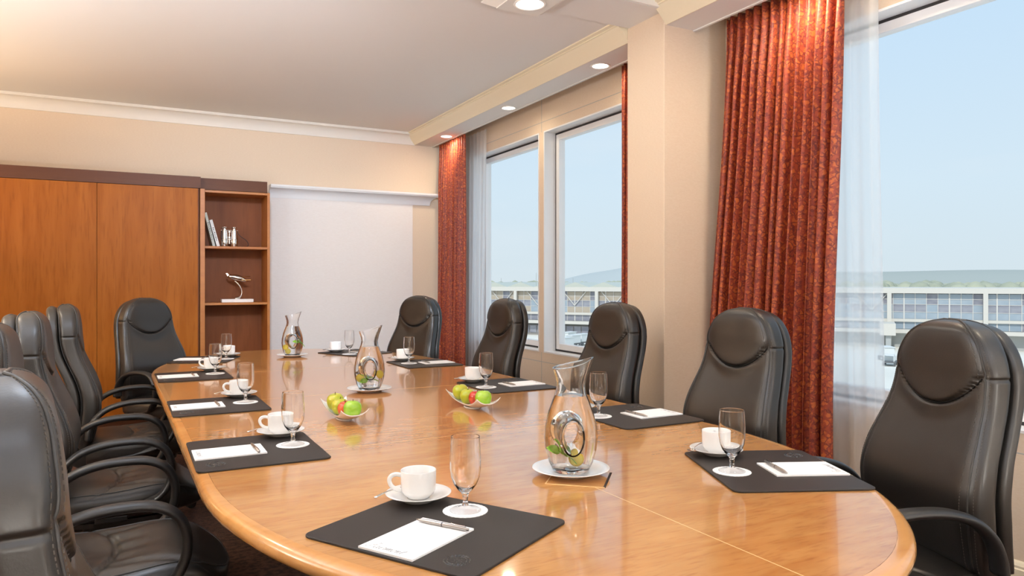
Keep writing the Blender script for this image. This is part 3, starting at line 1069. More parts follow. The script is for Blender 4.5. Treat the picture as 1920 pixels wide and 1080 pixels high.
def chair_proto():
    t = thing('office_chair', 'x', 'chair')
    zs = list(np.linspace(0.44, 0.885, 54)) + list(np.linspace(0.888, 1.0, 64)) + list(np.linspace(1.004, 1.08, 14)) + list(ZTOP - 0.068 * (1 - np.sin(np.linspace(0.02, 1, 22) * PI / 2)))
    rings = back_loft(zs, 1.0, 0.0, 0.088, ZTOP, True)
    bc = MB().loft(rings).build('backrest_cushion', M['leather'], t, smooth=True)
    # piping around the front face and around the rear edge
    nphi = 120
    for name, ia in (('front_piping', 14), ('rear_piping', 106)):
        ib = (60 - ia) % nphi
        path = [rings[k][ia] for k in range(4, len(rings), 2)] + [rings[k][ib] for k in range(len(rings) - 1, 3, -2)]
        P = [Vector(p) for p in path]
        keep = [P[0]]
        for p in P[1:]:
            if (p - keep[-1]).length > 0.008:
                keep.append(p)
        MB().tube([tuple(p) for p in keep], 0.0032, 6).build(name, M['stitch'], bc, smooth=True)
    dash = MB()
    for ia in (12, 16):
        ib = (60 - ia) % nphi
        P = [Vector(rings[k][ia]) for k in range(4, len(rings) - 3)] + [Vector(rings[k][ib]) for k in range(len(rings) - 4, 3, -1)]
        acc, last = 0.0, P[0]
        for p in P[1:]:
            d = p - last
            if d.length > 0.0062:
                q0, q1 = last + d * 0.15, last + d * 0.75
                dash.tube([tuple(q0), tuple(q1)], 0.0010, 4)
                last = p
    dash = dash.build('stitching', M['thread'], bc)
    dash['kind'] = 'stuff'
    seam = []
    for i in range(41):
        yq = -0.168 + 0.336 * i / 40
        zq = 0.902 + 0.085 * min(abs(yq) / 0.165, 1.15) ** 2.2
        wq, fq = crom(W_KEYS, [zq])[0], crom(F_KEYS, [zq])[0]
        cq = (1 - min(abs(yq) / wq, 1) ** 4.6) ** (1 / 4.6)
        gq = 0.009 * min(1, cq * 1.2) * max(0.0, 1 - (abs(yq) / (0.93 * wq)) ** 8)
        seam.append((fq - 0.044 + 0.044 * cq - gq + 0.0032, yq, zq))
    MB().tube(seam, 0.0026, 6).build('headrest_seam', M['seam'], bc, smooth=True)
    zs2 = list(np.linspace(0.47, 1.07, 50)) + list(1.138 - 0.068 * (1 - np.sin(np.linspace(0.02, 1, 14) * PI / 2)))
    sh = back_loft(zs2, 0.982, 0.079, 0.056, 1.138, False, 72, 4.4)
    MB().loft(sh).build('backrest_shell', M['leather2'], t, smooth=True)
    # seat
    xs = list(np.linspace(-0.215, 0.20, 60)) + list(0.20 + 0.105 * np.sin(np.linspace(0.04, 1, 22) * PI / 2))
    se = sup(120, 3.6)
    srings = []
    for x in xs:
        fr_ = max(0.0, (x - 0.17) / 0.135)
        re_ = max(0.0, (-0.15 - x) / 0.065)
        hw = 0.252 * (1 - 0.10 * smooth01((x - 0.02) / 0.25)) * (max(0.03, 1 - fr_ ** 2.6) ** (1 / 2.6) if fr_ > 0 else 1) * (1 - 0.06 * re_)
        zt = 0.482 + 0.012 * math.exp(-((x - 0.12) / 0.1) ** 2) - 0.045 * smooth01((x - 0.18) / 0.125)
        zb = 0.352 + 0.02 * smooth01((x - 0.1) / 0.2)
        th = (zt - zb) * (max(0.05, 1 - min(fr_, 1) ** 3.2) ** (1 / 3.2))
        zc = (zt + zb) / 2 - 0.01 * fr_
        ring = []
        for (cy, cz) in se:
            y = cy * hw
            z = zc + cz * th / 2
            if cz > 0.2:
                e_ = 1 - min(1, abs(y) / (hw + 1e-6)) ** 4
                z -= 0.012 * math.exp(-(y / 0.12) ** 2) * math.exp(-((x + 0.02) / 0.15) ** 2)
                # cross seam, curved, and two seams running forward from it
                xsm = 0.0 - 0.06 * (abs(y) / 0.2) ** 2
                z -= 0.010 * math.exp(-((x - xsm) / 0.007) ** 2) * e_
                ysm = 0.155 + 0.05 * smooth01((x - 0.0) / 0.25)
                if x > xsm:
                    z -= 0.007 * math.exp(-((abs(y) - ysm) / 0.008) ** 2)
                # gathered creases around the cross seam
                z += 0.003 * math.sin(y * 70) * math.exp(-((x - xsm - 0.03) / 0.05) ** 2) * e_
            ring.append((x, y, z))
        srings.append(ring)
    sc_ = MB().loft(srings).build('seat_cushion', M['leather'], t, smooth=True)
    path = []
    for sgn_i in (14, 46):
        pts = [srings[k][sgn_i] for k in range(4, len(srings), 2)]
        path = path + pts if not path else path + pts[::-1]
    keep = [Vector(path[0])]
    for p in path[1:]:
        if (Vector(p) - keep[-1]).length > 0.008:
            keep.append(Vector(p))
    MB().tube([tuple(p) for p in keep], 0.003, 6).build('seat_piping', M['stitch'], sc_, smooth=True)
    pan = [(0.20 * math.copysign(abs(math.cos(a)) ** 0.5, math.cos(a)) - 0.0, 0.20 * math.copysign(abs(math.sin(a)) ** 0.5, math.sin(a))) for a in [2 * PI * i / 32 for i in range(32)]]
    MB().prism(pan, 0.338, 0.356).build('seat_pan', M['plastic'], t)
    # loop arms
    for sy in (1, -1):
        p2 = [(-0.205, 0.495), (-0.200, 0.54), (-0.178, 0.592), (-0.130, 0.636), (-0.06, 0.660), (0.02, 0.667), (0.095, 0.660), (0.148, 0.628), (0.172, 0.570), (0.166, 0.502), (0.132, 0.450), (0.07, 0.418), (0.0, 0.400), (-0.08, 0.392)]
        pp = spline([(x, sy * (0.280 - (0.05 * smooth01((0.46 - z) / 0.07))), z) for x, z in p2], 6)
        n_ = len(pp)
        wd = [1.0 + 0.15 * math.exp(-((i / n_ - 0.0) / 0.12) ** 2) - 0.12 * smooth01((i / n_ - 0.6) / 0.3) for i in range(n_)]
        wd[0] *= 0.7
        MB().tube(pp, [0.027 * q for q in wd], 16, flat=(1.0, 0.52), up=(0, 0, 1)).build('armrest', M['plastic'], t, smooth=True)
        MB().box((-0.03, sy * 0.165, 0.374), (0.11, 0.16, 0.022)).build('arm_bracket', M['plastic'], t, bevel=0.004)
    # back bracket, mechanism, gas column, star base and casters
    br = spline([(-0.05, 0, 0.325), (-0.16, 0, 0.325), (-0.262, 0, 0.37), (-0.296, 0, 0.46), (-0.305, 0, 0.56)], 6)
    MB().tube(br, 0.05, 12, flat=(1.0, 0.22), up=(0, 1, 0)).build('back_bracket', M['plastic'], t, smooth=True)
    MB().box((0, 0, 0.312), (0.26, 0.15, 0.05)).build('tilt_mechanism', M['plastic'], t, bevel=0.008)
    MB().lathe([(0, 0.08), (0.03, 0.08), (0.03, 0.19), (0.02, 0.2), (0.02, 0.29), (0, 0.29)], 20).build('gas_column', M['plastic'], t, auto=40)
    for k in range(5):
        a = 2 * PI * k / 5 + 0.3
        ca, sa = math.cos(a), math.sin(a)
        rr_ = [(0.02, 0.115, 0.032), (0.12, 0.108, 0.028), (0.22, 0.092, 0.024), (0.29, 0.080, 0.020), (0.31, 0.076, 0.014)]
        lr = []
        for (d, z, h) in rr_:
            ww2 = 0.032 - 0.03 * d
            lr.append([(d * ca - y * sa, d * sa + y * ca, z + zz) for (y, zz) in ((-ww2, -h), (ww2, -h), (ww2, h * 0.2), (ww2 * 0.4, h * 0.55), (-ww2 * 0.4, h * 0.55), (-ww2, h * 0.2))])
        MB().loft(lr).build('base_leg', M['plastic'], t, bevel=0.003)
        cs = MB()
        for s in (-1, 1):
            w_ = MB().lathe([(0, -0.009), (0.020, -0.009), (0.026, -0.005), (0.026, 0.005), (0.020, 0.009), (0, 0.009)], 18, axis='x')
            cs.add([(0.293 * ca - (p[0] + s * 0.014) * sa - p[1] * ca, 0.293 * sa + (p[0] + s * 0.014) * ca - p[1] * sa, p[2] + 0.0265) for p in w_.v], w_.f)
        cs.build('caster', M['plastic'], t, auto=40)
    return t


def seat_pos(x, y, ang):
    return (x, y, 0.0), math.radians(ang)


PLACES = {   # chair x, y, facing angle
    'M1': (0.165, 1.14, 6), 'L2': (-0.03, 2.44, 0), 'L3': (-0.025, 3.33, 0), 'L4': (0.03, 4.33, 1),
    'FL': (0.285, 5.50, -54),
    'R1': (1.91, 1.41, 161), 'R2': (2.045, 2.29, 180), 'R3': (2.06, 3.25, 181), 'R4': (1.955, 4.35, 181), 'FR': (1.83, 5.47, 205),
}
WHERE = {
    'M1': 'nearest place on the cabinet side', 'L2': 'second place on the cabinet side', 'L3': 'third place on the cabinet side',
    'L4': 'fourth place on the cabinet side', 'FL': 'far end place on the cabinet side',
    'R1': 'nearest place on the window side', 'R2': 'second place on the window side', 'R3': 'third place on the window side',
    'R4': 'fourth place on the window side', 'FR': 'far end place on the window side',
}
CHAIR_LAB = {
    'M1': 'black leather high back chair seen from behind in the near corner',
    'L2': 'black leather chair at second place from the camera, cabinet side',
    'L3': 'black leather chair at third place from the camera, cabinet side',
    'L4': 'black leather chair at fourth place from the camera, cabinet side',
    'FL': 'black leather chair facing the camera before the cabinet doors',
    'R1': 'black leather chair nearest the camera in front of the near window',
    'R2': 'black leather chair in front of the large near curtain',
    'R3': 'black leather chair in front of the pillar',
    'R4': 'black leather chair in front of the far window',
    'FR': 'black leather chair in front of the far corner curtain',
}
chair0 = chair_proto()
first = True
for k, (x, y, a) in PLACES.items():
    loc, rz = seat_pos(x, y, a)
    if first:
        chair0.location = loc
        chair0.rotation_euler = (0, 0, rz)
        chair0['label'] = CHAIR_LAB[k]
        chair0['group'] = 'black leather chairs around the table'
        first = False
    else:
        dup(chair0, loc, rz, CHAIR_LAB[k], 'black leather chairs around the table')

# ------------------------------------------------------------------ place settings
# mat centre, direction "away from the sitter" in degrees, side of the cup (+1 = sitter's right)
MATS = {
    'M1': (0.577, 1.42, 30.5, -1), 'L2': (0.348, 2.345, 0, -1), 'L3': (0.333, 3.27, 0.5, -1), 'L4': (0.318, 4.36, 1.0, -1), 'FL': (0.455, 5.25, -20, -1),
    'R1': (1.573, 1.438, 156, 1), 'R2': (1.728, 2.268, 180, 1), 'R3': (1.680, 3.235, 181, 1), 'R4': (1.668, 4.35, 181, 1), 'FR': (1.475, 5.25, 204, 1),
}
SAUCER = {'M1': (0.606, 1.617), 'R1': (1.554, 1.631), 'R2': (1.594, 2.462), 'R3': (1.58, 3.418), 'R4': (1.60, 4.56), 'FR': (1.36, 5.36), 'FL': (0.618, 5.372), 'L4': (0.43, 4.56), 'L3': (0.442, 3.462), 'L2': (0.454, 2.521)}
GOBLET = {'M1': (0.671, 1.492), 'R1': (1.45, 1.462), 'R2': (1.596, 2.305), 'R3': (1.55, 3.20), 'R4': (1.575, 4.37), 'FR': (1.399, 5.13), 'FL': (0.582, 5.196), 'L4': (0.434, 4.39), 'L3': (0.445, 3.28), 'L2': (0.461, 2.352)}
HANDLE = {'M1': 160, 'L2': 160, 'L3': 190, 'L4': 158, 'FL': 60, 'R1': 52, 'R2': 50, 'R3': 55, 'R4': 58, 'FR': 62}
SPOON = {'M1': 152, 'L2': 152, 'L3': 160, 'L4': 152, 'FL': 165, 'R1': 150, 'R2': 150, 'R3': 152, 'R4': 152, 'FR': 165}
MZ = TZ + 0.005

# blotter with pressed emblem (own frame: x = sitter's right, y = away)
bl0 = thing('desk_blotter', 'x', 'desk mat')
rc = []
BWX, BWY, RC = 0.211, 0.184, 0.022
for (cx, cy, a0) in ((BWX - RC, BWY - RC, 0), (-BWX + RC, BWY - RC, 90), (-BWX + RC, -BWY + RC, 180), (BWX - RC, -BWY + RC, 270)):
    for k in range(7):
        a = math.radians(a0 + 15 * k)
        rc.append((cx + RC * math.cos(a), cy + RC * math.sin(a)))
MB().prism(rc, 0.0, 0.005).build('leather_pad', M['blotter'], bl0, bevel=0.0015)
em = MB()
for k in range(22):
    a = 2 * PI * k / 22
    for rr_, ln in ((0.0245, 0.0085), (0.0185, 0.006)):
        c0 = Vector((0.141 + rr_ * math.cos(a), -0.129 + rr_ * math.sin(a)))
        d = Vector((-math.sin(a + 0.5), math.cos(a + 0.5)))
        n_ = Vector((-d.y, d.x))
        p = [c0 - d * ln / 2, c0 + n_ * 0.0016, c0 + d * ln / 2, c0 - n_ * 0.0016]
        em.add([(q.x, q.y, 0.0048) for q in p] + [(c0.x, c0.y, 0.0068)], [(0, 1, 4), (1, 2, 4), (2, 3, 4), (3, 0, 4)])
for k in range(6):
    a = 2 * PI * k / 6
    q0 = Vector((0.141, -0.129))
    for s in (0.35, 0.7):
        c0 = q0 + Vector((math.cos(a), math.sin(a))) * 0.014 * s
        em.add([(c0.x - 0.002, c0.y, 0.0048), (c0.x, c0.y - 0.002, 0.0048), (c0.x + 0.002, c0.y, 0.0048), (c0.x, c0.y + 0.002, 0.0048), (c0.x, c0.y, 0.0058)], [(0, 1, 4), (1, 2, 4), (2, 3, 4), (3, 0, 4)])
em.build('pressed_emblem', M['emblem'], bl0)

# notepad with script lettering
pd0 = thing('notepad', 'x', 'notepad')
MB().box((0, 0, 0.002), (0.134, 0.200, 0.004)).build('paper_stack', M['paper'], pd0)
LET = {
    'F': ([[(0.95, 2.15), (0.75, 1.5), (0.55, 0.7), (0.25, 0.1), (-0.2, 0.02), (-0.42, 0.35)], [(-0.1, 1.5), (0.0, 2.0), (0.5, 2.35), (1.1, 2.2), (1.6, 2.2), (2.2, 2.55)], [(0.15, 1.15), (0.7, 1.2), (1.25, 1.32)]], 1.45),
    'a': ([[(0.75, 0.85), (0.45, 1.0), (0.1, 0.7), (0.05, 0.25), (0.35, 0.0), (0.7, 0.3), (0.8, 0.95), (0.75, 0.3), (0.9, 0.0), (1.15, 0.25)]], 1.15),
    'i': ([[(0, 0.25), (0.25, 1.0), (0.2, 0.3), (0.35, 0.0), (0.6, 0.25)], [(0.32, 1.38), (0.36, 1.46)]], 0.6),
    'r': ([[(0, 0.25), (0.25, 0.95), (0.3, 1.1), (0.4, 0.9), (0.65, 0.95), (0.6, 0.35), (0.72, 0.0), (0.95, 0.25)]], 0.95),
    'm': ([[(0, 0.25), (0.2, 1.0), (0.15, 0.0), (0.35, 0.8), (0.55, 1.0), (0.6, 0.7), (0.55, 0.0), (0.75, 0.8), (0.95, 1.0), (1.02, 0.7), (1.0, 0.2), (1.15, 0.0), (1.35, 0.25)]], 1.35),
    'o': ([[(0.45, 1.0), (0.1, 0.75), (0.05, 0.25), (0.35, 0.0), (0.7, 0.25), (0.7, 0.75), (0.45, 1.0), (0.7, 0.85), (0.95, 0.9)]], 0.95),
    'n': ([[(0, 0.6), (0.2, 1.0), (0.15, 0.0), (0.35, 0.8), (0.55, 1.0), (0.62, 0.7), (0.6, 0.2), (0.75, 0.0), (0.95, 0.25)]], 0.95),
    't': ([[(0, 0.25), (0.3, 1.0), (0.42, 1.7), (0.3, 0.3), (0.45, 0.0), (0.75, 0.25)], [(0.05, 1.12), (0.4, 1.15), (0.8, 1.28)]], 0.75),
}
tx = MB()
cur, U = 0.0, 0.0106
for ch in 'Fairmont':
    strokes, adv = LET[ch]
    for s in strokes:
        s2 = spline(s, 5)
        w_ = 0.055
        rings = []
        for i, p in enumerate(s2):
            a = Vector(s2[max(i - 1, 0)])
            b = Vector(s2[min(i + 1, len(s2) - 1)])
            d = (b - a).normalized()
            n_ = Vector((-d.y, d.x)) * (w_ if d.y < -0.3 else w_ * 0.6)
            rings.append([((p[0] + cur + n_.x * q + 0.35 * (p[1] + n_.y * q)) * U - 0.055, (p[1] + n_.y * q) * U - 0.090, 0.00415) for q in (-1, 1)])
        tx.loft(rings, cap=False, closed=False)
    cur += adv
tx.build('lettering', M['ink'], pd0)

# ballpoint pen, along x
pn0 = thing('ballpoint_pen', 'x', 'pen')
MB().lathe([(0, -0.067), (0.0012, -0.066), (0.0034, -0.052), (0.0042, -0.045), (0.0045, 0.0), (0.0045, 0.058), (0.003, 0.060), (0.003, 0.066), (0, 0.067)], 14, axis='x').build('barrel', M['pen'], pn0, smooth=True)
MB().box((0.040, 0, 0.0052), (0.036, 0.003, 0.0012)).build('clip', M['steel'], pn0)
MB().lathe([(0.0047, 0.0), (0.0047, 0.003)], 14, axis='x').build('band', M['pendark'], pn0)

# saucer
sc0 = thing('saucer', 'x', 'saucer')
MB().lathe([(0, 0.003), (0.030, 0.003), (0.033, 0.0), (0.036, 0.0), (0.040, 0.004), (0.060, 0.011), (0.0765, 0.0185), (0.0775, 0.0195), (0.0765, 0.0203), (0.058, 0.0140), (0.040, 0.0078), (0.030, 0.0064), (0.0265, 0.0072), (0.024, 0.0058), (0, 0.0058)], 48).build('dish', M['china'], sc0, smooth=True)

# cup (handle towards +x)
cp0 = thing('coffee_cup', 'x', 'cup')
MB().lathe([(0, 0.002), (0.022, 0.002), (0.024, 0.0), (0.026, 0.0), (0.0275, 0.003), (0.036, 0.010), (0.0400, 0.018), (0.0412, 0.030), (0.0418, 0.064), (0.0412, 0.0652), (0.0400, 0.064), (0.0392, 0.030), (0.037, 0.018), (0.030, 0.008), (0, 0.005)], 48).build('bowl', M['china'], cp0, smooth=True)
hp = spline([(0.0395, 0, 0.053), (0.052, 0, 0.0555), (0.063, 0, 0.052), (0.0680, 0, 0.042), (0.063, 0, 0.029), (0.052, 0, 0.021), (0.0395, 0, 0.018)], 6)
MB().tube(hp, 0.0042, 10, flat=(1.25, 0.8), up=(0, 1, 0)).build('handle', M['china'], cp0, smooth=True)

# teaspoon: bowl at -x, handle to +x, lying on the saucer rim
sp0 = thing('teaspoon', 'x', 'spoon')
rings = []
for i in range(11):
    t = i / 10
    x = -0.062 + 0.036 * t
    w_ = 0.0115 * math.sin(PI * min(0.96, 0.06 + t * 0.9)) ** 0.7
    dz = -0.004 * math.sin(PI * t)
    rings.append([(x, -w_, 0.0), (x, -w_ * 0.6, dz * 0.7), (x, 0, dz), (x, w_ * 0.6, dz * 0.7), (x, w_, 0.0), (x, w_ * 0.6, dz * 0.7 - 0.0009), (x, 0, dz - 0.0009), (x, -w_ * 0.6, dz * 0.7 - 0.0009)])
MB().loft(rings).build('spoon_bowl', M['steel'], sp0, smooth=True)
hp = [(-0.027 + 0.092 * t, 0, 0.0 + 0.004 * math.sin(PI * t)) for t in [i / 10 for i in range(11)]]
MB().tube(hp, [0.0018 + 0.0026 * smooth01(t * 1.2 - 0.25) for t in [i / 10 for i in range(11)]], 8, flat=(1, 0.4)).build('spoon_handle', M['steel'], sp0, smooth=True)

# goblet on a paper coaster
gb0 = thing('water_goblet', 'x', 'glass')
MB().lathe([(0, 0.0002), (0.032, 0.0), (0.0355, 0.0006), (0.0358, 0.0016), (0.032, 0.0030), (0.014, 0.0066), (0.0085, 0.0105), (0, 0.0115)], 40).build('foot', M['goblet'], gb0, smooth=True)
MB().lathe([(0, 0.0118), (0.0080, 0.0118), (0.0060, 0.018), (0.0055, 0.025), (0.0068, 0.030), (0.0062, 0.034), (0.0090, 0.0385), (0, 0.0392)], 28).build('stem', M['glass'], gb0, smooth=True)
MB().lathe([(0, 0.0394), (0.0095, 0.0395), (0.017, 0.047), (0.026, 0.059), (0.0325, 0.076), (0.0352, 0.096), (0.0352, 0.120), (0.0338, 0.148), (0.03262, 0.1645), (0.0325, 0.1660), (0.0323, 0.1665), (0.0316, 0.1665), (0.0314, 0.1660), (0.03145, 0.1645),
            (0.0325, 0.148), (0.0338, 0.120), (0.0338, 0.096), (0.0311, 0.077), (0.0246, 0.061), (0.0155, 0.0500), (0.006, 0.0455), (0, 0.0448)], 48).build('bowl', M['glass'], gb0, smooth=True)
co0 = MB()
sco = [((0.050 + 0.0012 * (i % 2)) * math.cos(2 * PI * i / 60), (0.050 + 0.0012 * (i % 2)) * math.sin(2 * PI * i / 60)) for i in range(60)]
co0.prism(sco, 0.0, 0.0012)
co0 = co0.build('paper_coaster', M['paper'])
tag(co0, 'x', 'coaster')

protos = {}


def put(proto, key, loc, rz, label, group):
    if proto not in protos:
        protos[proto] = True
        proto.location = loc
        proto.rotation_euler = (0, 0, rz)
        proto['label'] = label
        proto['group'] = group
        return proto
    return dup(proto, loc, rz, label, group)


for k, (mx_, my_, ang, side) in MATS.items():
    aw = math.radians(ang)
    away = Vector((math.cos(aw), math.sin(aw)))
    right = Vector((math.sin(aw), -math.cos(aw)))
    rz = aw - PI / 2     # local y -> away, local x -> right
    wh = WHERE[k]
    c = Vector((mx_, my_))
    put(bl0, k, (mx_, my_, TZ + 0.0002), rz, 'dark leather desk mat at the ' + wh, 'leather desk mats')
    pc = c - away * 0.078 + (right * 0.008 if side < 0 else -right * 0.02)
    put(pd0, k, (pc.x, pc.y, MZ + 0.0003), rz, 'white notepad with grey script at the ' + wh, 'white notepads')
    pp = c - away * 0.004 + (right * 0.012 if side < 0 else -right * 0.02)
    put(pn0, k, (pp.x, pp.y, MZ + 0.0004 + 0.004 + 0.0046), rz + math.radians(2), 'metal ballpoint pen across the notepad at the ' + wh, 'ballpoint pens')
    sx, sy = SAUCER[k]
    put(sc0, k, (sx, sy, MZ + 0.0004), 0.0, 'white saucer under the cup at the ' + wh, 'white saucers')
    put(cp0, k, (sx, sy, MZ + 0.0077), math.radians(HANDLE[k]), 'white coffee cup at the ' + wh, 'white coffee cups')
    sa = math.radians(SPOON[k])
    off = Vector((math.cos(sa), math.sin(sa))) * 0.058
    tang = sa + math.radians(58 if side < 0 else 238)
    s_ = put(sp0, k, (sx + off.x, sy + off.y, MZ + 0.0222), tang, 'steel teaspoon on the saucer at the ' + wh, 'teaspoons')
    gx, gy = GOBLET[k]
    put(co0, k, (gx, gy, MZ + 0.0003), 0.1 * len(k), 'round white paper coaster under the goblet at the ' + wh, 'paper coasters')
    put(gb0, k, (gx, gy, MZ + 0.0017), 0.0, 'clear stemmed water goblet at the ' + wh, 'water goblets')

# ------------------------------------------------------------------ carafes with a hole through the belly
PR_O = [(0, 0.0), (0.044, 0.0), (0.050, 0.005), (0.060, 0.026), (0.0695, 0.060), (0.0725, 0.090), (0.0700, 0.122), (0.0610, 0.160), (0.0490, 0.192), (0.0415, 0.212), (0.0385, 0.230), (0.0400, 0.250), (0.0445, 0.270), (0.0485, 0.284), (0.0497, 0.2872), (0.0500, 0.288)]
WALLT = 0.0038


def lathe_solid(prof, spout, seg=48):
    rings = []
    for r, z in prof:
        r = max(r, 1e-4)
        t = smooth01((z - 0.22) / 0.07)
        ring = []
        for i in range(seg):
            a = 2 * PI * i / seg
            c, s = math.cos(a), math.sin(a)
            # rim rises and reaches out towards the spout (+x)
            reach = 0.012 * max(0, c) ** 3 * t
            lift = (0.010 * c + 0.010 * max(0, c) ** 4) * t * spout
            ring.append(((r + reach) * c, r * s * (1 - 0.05 * t * max(0, c)), z + lift))
        rings.append(ring)
    return MB().loft(rings)


def tmp_obj(mb, name):
    me = mb.mesh(name)
    o = bpy.data.objects.new(name, me)
    COL.objects.link(o)
    return o


def hole_solid(grow):
    """tunnel along local y, wider at its mouths"""
    rings = []
    for i in range(13):
        y = -0.1 + 0.2 * i / 12
        fl = 1 + 0.5 * smooth01((abs(y) - 0.02) / 0.07)
        rx, rz_ = (0.0190 + grow) * fl, (0.0330 + grow) * fl
        rings.append([(rx * math.cos(2 * PI * k / 36), y, 0.102 + rz_ * math.sin(2 * PI * k / 36)) for k in range(36)])
    return MB().loft(rings)


def boolean(a, b, op):
    md = a.modifiers.new('b', 'BOOLEAN')
    md.object = b
    md.operation = op
    md.solver = 'EXACT'
    dg = bpy.context.evaluated_depsgraph_get()
    me = bpy.data.meshes.new_from_object(a.evaluated_get(dg))
    a.modifiers.clear()
    a.data = me
    return a


def shade(me, angle):
    me.polygons.foreach_set('use_smooth', [True] * len(me.polygons))
    bm = bmesh.new()
    bm.from_mesh(me)
    for ed in bm.edges:
        if len(ed.link_faces) == 2:
            ed.smooth = ed.calc_face_angle(0) < math.radians(angle)
    bm.to_mesh(me)
    bm.free()


def inner(prof, t):
    out = [(0, prof[1][1] + 0.010)]
    for r, z in prof[2:]:
        out.append((max(r - t, 0.001), max(z, prof[1][1] + 0.0105) + (0.006 if z < 0.03 else 0)))
    out[-1] = (out[-1][0], out[-1][1] + 0.012)
    return out


A = tmp_obj(lathe_solid(PR_O, 1.0), 'a')
H0 = tmp_obj(hole_solid(0.0), 'h0')
H1 = tmp_obj(hole_solid(0.0045), 'h1')
B = tmp_obj(lathe_solid(inner(PR_O, WALLT), 1.0), 'b')
B2 = tmp_obj(lathe_solid(inner(PR_O, WALLT - 0.0006), 1.0), 'b2')
H2 = tmp_obj(hole_solid(0.0040), 'h2')
CUT = tmp_obj(MB().span((-0.2, -0.2, 0.205), (0.2, 0.2, 0.5)), 'cut')
bpy.context.view_layer.update()
boolean(A, H0, 'DIFFERENCE')
boolean(B, H1, 'DIFFERENCE')
boolean(A, B, 'DIFFERENCE')
boolean(B2, H2, 'DIFFERENCE')
boolean(B2, CUT, 'DIFFERENCE')
me_glass, me_water = A.data, B2.data
for me, mm in ((me_glass, M['glass']), (me_water, M['water'])):
    me.materials.clear()
    me.materials.append(mm)
    shade(me, 38)
for o in (A, B, B2, H0, H1, H2, CUT):
    bpy.data.objects.remove(o)


def leaf_mesh(n=8):
    """pointed mint leaf, 40 mm long, with a folded midrib"""
    mb = MB()
    rings = []
    for i in range(n + 1):
        t = i / n
        w = 0.011 * math.sin(PI * t ** 0.8) ** 0.8 + 0.0004
        z = 0.004 * math.sin(PI * t) - 0.004 * t
        x = 0.036 * t
        rings.append([(x, -w, z + 0.003), (x, 0, z), (x, w, z + 0.003), (x, w, z + 0.0036), (x, 0, z + 0.0007), (x, -w, z + 0.0036)])
    return mb.loft(rings)


me_leaf = leaf_mesh().mesh('leaf')
me_leaf.materials.append(M['mint'])
me_leaf.polygons.foreach_set('use_smooth', [True] * len(me_leaf.polygons))


def carafe(n, x, y, rz, where, plate_label, sprig, lemons):
    z0 = TZ + 0.0012 if n == 0 else TZ + 0.0002
    p = thing('carafe_plate', plate_label, 'plate', (x, y, z0), 0, 'plates under the carafes')
    MB().lathe([(0, 0.004), (0.048, 0.004), (0.052, 0.0), (0.056, 0.0), (0.062, 0.005), (0.085, 0.011), (0.1035, 0.0175), (0.1050, 0.0185), (0.1035, 0.0195), (0.083, 0.0135), (0.062, 0.0085), (0, 0.008)], 56).build('dish', M['china'], p, smooth=True)
    zc = z0 + 0.0083
    c = thing('water_carafe', 'clear glass carafe with a holed belly, ' + where, 'carafe', (x, y, zc), rz, 'glass carafes')
    for nm, me in (('glass_body', me_glass), ('water', me_water)):
        o = bpy.data.objects.new(nm, me)
        COL.objects.link(o)
        o.parent = c
    R = Matrix.Rotation(rz, 4, 'Z')

    def W(v):
        q = R @ Vector(v)
        return Vector((x + q.x, y + q.y, zc + q.z))
    m = thing('mint_sprig', 'green mint sprig in the water of the carafe ' + where.replace('standing ', ''), 'mint', W(sprig[0]))
    m.rotation_euler = (sprig[1][0], sprig[1][1], sprig[1][2] + rz)
    MB().tube(spline([(-0.022, 0, 0.018), (-0.008, 0.001, 0.006), (0.012, 0, 0.0)], 5), 0.0011, 6).build('stalk', M['mint'], m, smooth=True)
    for (lx, ly, lz, ax, ay, az) in ((0.0, 0, 0, 0.3, 0.35, 0.5), (-0.002, 0, 0.003, -0.5, 0.2, 2.6), (-0.006, 0, 0.006, 0.8, -0.2, 1.5), (0.008, 0.0, 0.0, -0.4, 0.1, -0.7)):
        o = bpy.data.objects.new('leaf', me_leaf)
        COL.objects.link(o)
        o.parent = m
        o.location = (lx, ly, lz)
        o.rotation_euler = (ax, ay, az)
        o.scale = (1.15, 1.15, 1.15)
    for i, (lp, lr) in enumerate(lemons):
        s = thing('lemon_slice', 'yellow lemon slice ' + ('lower ' if i == 0 else 'upper ') + 'in the carafe ' + where.replace('standing ', ''), 'lemon slice', W(lp))
        s.rotation_euler = (lr[0], lr[1], lr[2] + rz)
        MB().lathe([(0, -0.0022), (0.0165, -0.0022), (0.0165, 0.0022), (0, 0.0022)], 24).build('flesh', M['lemon'], s)
        rr = [(0.0167, -0.0023), (0.0190, -0.0021), (0.0194, 0.0), (0.0190, 0.0021), (0.0167, 0.0023)]
        MB().loft([[(q[0] * math.cos(2 * PI * i_ / 24), q[0] * math.sin(2 * PI * i_ / 24), q[1]) for i_ in range(24)] for q in rr + rr[:1]], cap=False).build('rind', M['lemonrind'], s, smooth=True)


